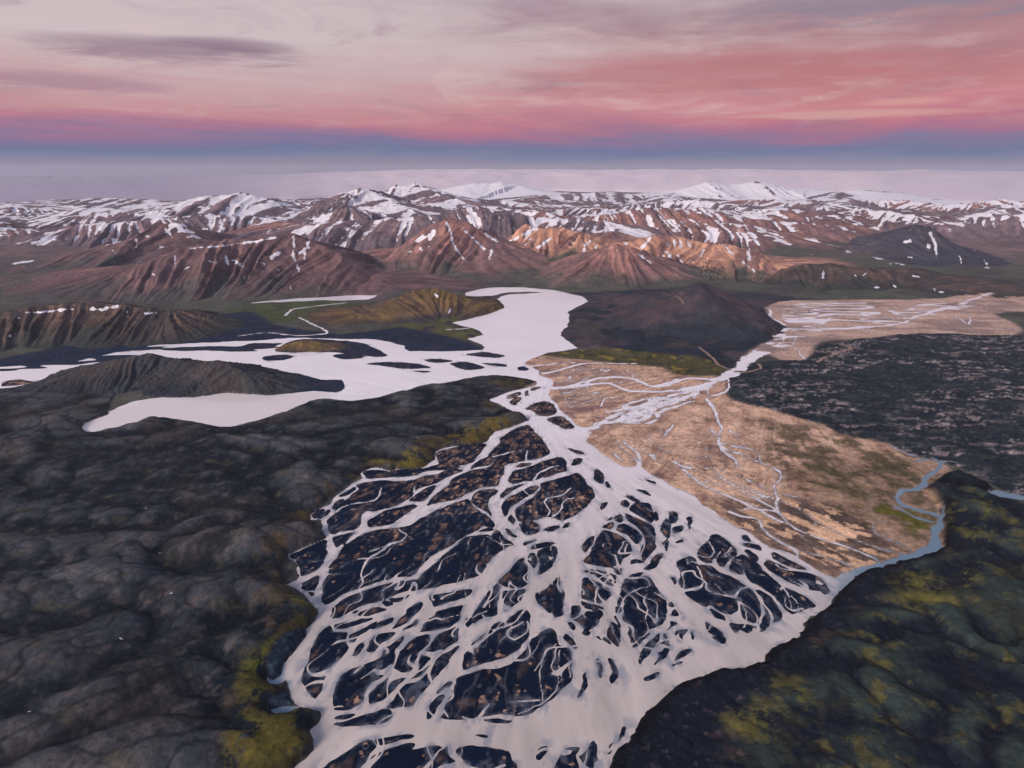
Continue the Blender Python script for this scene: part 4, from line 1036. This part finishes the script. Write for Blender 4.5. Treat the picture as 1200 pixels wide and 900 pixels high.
SETTING = {0: ("valley_floor", "dark valley floor with green meadow beside the lake"), 1: ("sand_plain", "tan sand plain with fine braids right of the river"),
           2: ("sand_flat", "pale sandy side valley in front of the dark ridge"), 3: ("lava_field", "blackish lava field speckled with pale patches"),
           4: ("moorland", "dark hummocky moorland filling the left bank"), 5: ("lava_plateau", "black and mossy plateau at the lower right"),
           6: ("highland", "snow-flecked brown highland behind the mountains"), 7: ("riverbed", "silty bed under the river and lake")}
rank = sorted(bar_info, key=lambda b: -b[2])
size_of = {b[5]: ('large' if i < 22 else 'mid-sized' if i < 62 else 'small' if i < 105 else 'tiny') for i, b in enumerate(rank)}
BANDS = [(0, 420, "in the lake arm"), (420, 500, "at the lake's outlet"), (500, 560, "in the first braids"), (560, 610, "in the upper braids"),
         (610, 650, "in the middle braids"), (650, 690, "in the widest braids"), (690, 735, "in the lower middle braids"), (735, 780, "in the lower braids"), (780, 840, "in the lowest braids"), (840, 2000, "at the bottom edge")]
ORD = "first second third fourth fifth sixth seventh eighth ninth tenth eleventh twelfth thirteenth fourteenth fifteenth sixteenth seventeenth eighteenth nineteenth twentieth".split()
bar_label = {}
for lo, hi_, where in BANDS:
    for tiny in (False, True):
        row = sorted([b for b in bar_info if lo <= b[1] < hi_ and (size_of[b[5]] == 'tiny') == tiny])
        for i, b in enumerate(row):
            form = 'long' if max(b[3], b[4]) > 2.6 * min(b[3], b[4]) + 1 else 'rounded' if max(b[3], b[4]) < 1.5 * min(b[3], b[4]) else 'leaf-shaped'
            kind = 'tiny dark islet' if tiny else f"{size_of[b[5]]} {form} gravel bar"
            bar_label[b[5]] = f"{kind} {where}, {ORD[i] if i < 20 else 'rightmost'} from the left" if i < 20 else f"{kind} {where}, far right"
mount_obj = {}
for lb, s, e in zip(labs, start, ends):
    sel = order[s:e]
    if lb < 100:
        nm, text = SETTING[lb]
        add(nm, cut(sel, nm), kind='structure', label=text)
    elif lb < 1000:
        k = lb - 100
        if len(sel) < 3: continue
        tiny = size_of[k] == 'tiny'; nm = "gravel_islet" if tiny else "gravel_bar"
        add(nm, cut(sel, nm), label=bar_label[k], category="gravel islet" if tiny else "gravel bar", group="tiny islets scattered in the river" if tiny else "gravel bars in the braided river")
    else:
        k = lb - 1000
        text = mt_label[k] if k < NAMED else None
        sf = SNOW.ravel()[QUADS[sel]].mean(1) > .585
        nm = "hill" if k < NAMED and mtone[k] in ('dark', 'gold', 'moss') else "mountain"
        rock_sel, snow_sel = sel[~sf], sel[sf]
        if len(rock_sel) < 4: rock_sel, snow_sel = sel, sel[:0]
        o = add(nm, cut(rock_sel, nm), kind='structure')
        if text: o['label'] = text
        else: o['group'] = "lesser mountains behind the valley"
        if len(snow_sel) > 12: add("snow", cut(snow_sel, "snow"), parent=o, kind='stuff')

# ------------------------------------------------------------------ water: one level sheet, split where the clear stream joins
st = 1
SX, SY, SS = X[::st, ::st], Y[::st, ::st], shore[::st, ::st]
nr2, nc2 = SX.shape
blue = zone("978,700 990,664 1030,640 1040,560 1085,515 1130,520 1190,560 1250,600 1130,660 1050,685 1000,700", 34)
blue = sat(blue + .35 * fbm(X / 26, Y / 26, 3, 244) * blue * (1 - blue) * 4)
blue = np.maximum(blue, .9 * zone("300,770 331,770 333,800 340,800 340,826 353,832 330,842 300,838", 5))
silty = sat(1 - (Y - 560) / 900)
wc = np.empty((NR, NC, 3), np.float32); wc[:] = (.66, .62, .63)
neardim = sstep(1900, 620, RG)[..., None]; wc = np.array((.87, .845, .87), np.float32) * (1 - neardim) + neardim * np.array((.52, .475, .435), np.float32)     # far lake's sheen and the darkening towards the viewer are painted into the colour
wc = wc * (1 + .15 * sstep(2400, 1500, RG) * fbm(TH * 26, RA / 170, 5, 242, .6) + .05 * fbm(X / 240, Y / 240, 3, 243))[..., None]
fin = (zone('90,510 100,490 130,480 190,464 262,457 310,462 367,459 390,464 300,498 250,503 192,492 157,502', 30) * .8)[..., None]; wc = wc * (1 - fin) + fin * np.array((.70, .655, .625), np.float32)
edge = sstep(9, 0, -shore) * thr(nB * .6 + flow2 + .4 * nC, -.15, .6) * sstep(2600, 1400, RG) * .75
shoal = thr(fbm(TH * 30, RA / 60, 4, 241), .32, .6) * sstep(22, 2, bar_near) * .65
for wgt, c in ((np.maximum(edge, shoal), (.20, .24, .30)), (blue, (.14, .23, .30))):
    wc = wc * (1 - wgt[..., None]) + wgt[..., None] * np.array(c, np.float32)
i2, j2 = np.meshgrid(np.arange(nr2 - 1), np.arange(nc2 - 1), indexing='ij'); a = (i2 * nc2 + j2).ravel()
wq = np.stack([a, a + 1, a + nc2 + 1, a + nc2], -1)
keep = SS.ravel()[wq].min(1) < 3.0
R2 = RG[::st, ::st].ravel(); X2 = SX.ravel()
isb = blue[::st, ::st].ravel()[wq].mean(1) > .5
neck = math.hypot(*ground(625, 490))
isl = (R2[wq].mean(1) > neck) & (X2[wq].mean(1) < ground(676, 498)[0])
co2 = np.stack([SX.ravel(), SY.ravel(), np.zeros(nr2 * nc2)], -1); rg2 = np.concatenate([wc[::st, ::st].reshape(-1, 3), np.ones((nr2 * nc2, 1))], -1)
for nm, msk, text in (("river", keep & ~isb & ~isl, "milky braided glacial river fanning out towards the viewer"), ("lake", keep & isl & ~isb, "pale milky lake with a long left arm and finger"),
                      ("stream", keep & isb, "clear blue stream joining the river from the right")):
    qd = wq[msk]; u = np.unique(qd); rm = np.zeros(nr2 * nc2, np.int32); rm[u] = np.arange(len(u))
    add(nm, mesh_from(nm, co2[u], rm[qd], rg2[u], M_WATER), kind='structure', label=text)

# ------------------------------------------------------------------ tracks and lone snow patches laid on the land
def height_at(x, y):
    r = math.hypot(x, y); a = math.atan2(x, y)
    i = min(max(np.searchsorted(RR, r) - 1, 0), NR - 2); j = min(max(int((a + AZMAX) / (2 * AZMAX) * (NC - 1)), 0), NC - 2)
    u = (r - RR[i]) / (RR[i + 1] - RR[i]); v = (a + AZMAX) / (2 * AZMAX) * (NC - 1) - j
    return float((Z[i, j] * (1 - v) + Z[i, j + 1] * v) * (1 - u) + (Z[i + 1, j] * (1 - v) + Z[i + 1, j + 1] * v) * u)
M_TRACK = plain_material("track_dirt", (.26, .18, .14)); M_SNOW = plain_material("old_snow", (.48, .48, .52), .8)
def ribbon(name, txt, width, mat, **props):
    p = [ground(*q[:2]) for q in trace(txt)]; pts = []
    for i in range(len(p) - 1):
        a, b, c, d = (np.array(p[k]) for k in (max(i - 1, 0), i, i + 1, min(i + 2, len(p) - 1)))
        for k in range(12): pts.append(_cr(a, b, c, d, k / 12, .5))
    pts.append(np.array(p[-1])); pts = np.array(pts); t = np.gradient(pts, axis=0); t /= np.linalg.norm(t, axis=1)[:, None]
    n = np.stack([-t[:, 1], t[:, 0]], 1) * width / 2
    co = []
    for a, b in zip(pts, n):
        z = height_at(*a) + .9
        co += [(*(a - b), z), (*(a + b), z)]
    qd = [(2 * i, 2 * i + 1, 2 * i + 3, 2 * i + 2) for i in range(len(pts) - 1)]
    return add(name, mesh_from(name, np.array(co), np.array(qd), None, mat), **props)
ribbon("road", "819,410 826,417 835,424 846,431 857,434", 9, M_TRACK, kind='structure', label="pale dirt track running down the dark hill to the river")
ribbon("road", "868,437 880,436 890,433 891,430 888,427", 9, M_TRACK, kind='structure', label="short curved track at the corner of the lava field")
ribbon("road", "V 470,735 520,715 570,700 590,690 580,682 540,675", 12, M_TRACK, kind='structure', label="looped dirt track on the green edge of the lava field")
ribbon("road", "748,352 770,362 790,370 800,376", 8, M_TRACK, kind='structure', label="faint track over the shoulder of the dark hill")
def snow_patch(px, py, w, l, text, seed):
    r = np.random.default_rng(seed); cx, cy = ground(px, py); co = [(cx, cy, height_at(cx, cy) + .8)]; n = 12
    for k in range(n):
        a = 2 * math.pi * k / n; s = r.uniform(.75, 1.2)
        x, y = cx + math.cos(a) * w * s * .75, cy + math.sin(a) * l * s * .75
        co.append((x, y, height_at(x, y) + .2))
    me = bpy.data.meshes.new("snow_patch"); me.from_pydata(co, [], [(0, 1 + k, 1 + (k + 1) % n) for k in range(n)]); me.materials.append(M_SNOW); me.update()
    add("snow_patch", me, label=text, category="snow patch", group="lone snow patches on the moor")
for i, (px, py, w, l, text) in enumerate([(145, 763, 3.2, 1.2, "small white snow patch in a hollow of the moor, nearest but one"), (37, 844, 2.6, 1.1, "small white snow patch at the lower left, nearest of all"),
    (188, 653, 3.4, 1.4, "thin white snow patch halfway up the moor"), (204, 714, 3.0, 2.0, "speckled snow patch on a dark mound of the moor"), (172, 601, 3.0, 1.5, "thin snow sliver on the moor below the finger lake"), (490, 521, 2.5, 3, "white speck of snow in a gully above the upper braids")]):
    snow_patch(px, py, w, l, text, i)

# ------------------------------------------------------------------ fog bank on the far horizon
fa = np.linspace(-AZMAX, AZMAX, 420); frr = np.concatenate([np.linspace(11500, 28000, 110), np.linspace(28600, 40000, 20)])
FA, FR = np.meshgrid(fa, frr); fxx, fyy = FR * np.sin(FA), FR * np.cos(FA)
topz = 90 + 290 * sstep(R(-26), R(-4), FA) - 40 * sstep(R(14), R(32), FA)
edge_r = np.interp(np.degrees(FA), [-46, -25, -17, -10, 3, 10, 22, 27, 46], [12200, 12800, 13600, 16300, 17600, 17200, 16700, 14800, 13600]) + 700 * fbm(FA * 9, FR / 9000, 3, 301)
prof = sat((FR - edge_r) / (9000 + 5000 * sstep(R(-8), R(-24), FA))); prof = prof * (2 - prof)
fz = -8 + (topz + 8) * prof * (1 + .13 * fbm(FA * 20, FR / 4200, 5, 302)) + prof * 45 * fbm(FA * 7, FR / 9000, 3, 303) + 46 * sstep(0, .03, prof)
fz = np.minimum(fz, 585)
M_FOG = plain_material("fog", (.66, .60, .63), 1.0)
_g = G(M_FOG.node_tree); _b = next(n for n in M_FOG.node_tree.nodes if n.type == 'BSDF_PRINCIPLED'); _a = _g.new('ShaderNodeAttribute', attribute_name='albedo'); M_FOG.node_tree.links.new(_a.outputs['Color'], _b.inputs['Base Color'])
fw = (sstep(R(-27), R(-7), FA) * (1 - .25 * sstep(R(20), R(34), FA)) * (1 + .10 * fbm(FA * 22, FR / 3000, 4, 304)))[..., None]      # thin at the left, dense in the middle
frgba = np.concatenate([np.clip(np.array((.36, .33, .41)) * (1 - fw) + fw * np.array((.70, .62, .66)), 0, 1), np.ones_like(fw)], -1).reshape(-1, 4)
a = (np.arange(129)[:, None] * 420 + np.arange(419)[None, :]).ravel()
add("fog", mesh_from("fog", np.stack([fxx, fyy, fz], -1).reshape(-1, 3), np.stack([a, a + 1, a + 421, a + 420], -1), frgba, M_FOG), kind='stuff', label="low pale fog bank lying along the horizon")

# ------------------------------------------------------------------ haze: thin even air round everything
def haze(density):
    x, y0, y1, zb, zt = 56000.0, -2500.0, 54000.0, -12.0, 660.0
    co = [(sx * x, yy, zz) for zz in (zb, zt) for yy in (y0, y1) for sx in (-1, 1)]
    fc = [(0, 2, 3, 1), (4, 5, 7, 6), (0, 1, 5, 4), (2, 6, 7, 3), (0, 4, 6, 2), (1, 3, 7, 5)]
    me = bpy.data.meshes.new("haze"); me.from_pydata(co, [], fc)
    m = bpy.data.materials.new("haze_air"); m.use_nodes = True; nt = m.node_tree; nt.nodes.clear()
    v = nt.nodes.new('ShaderNodeVolumePrincipled'); v.inputs['Color'].default_value = (.72, .80, 1.0, 1); v.inputs['Density'].default_value = density; v.inputs['Anisotropy'].default_value = 0.0
    o = nt.nodes.new('ShaderNodeOutputMaterial'); nt.links.new(v.outputs[0], o.inputs['Volume'])
    me.materials.append(m)
    add("haze", me, kind='stuff', label="thin lilac haze filling the valley air")
haze(1.5e-5)
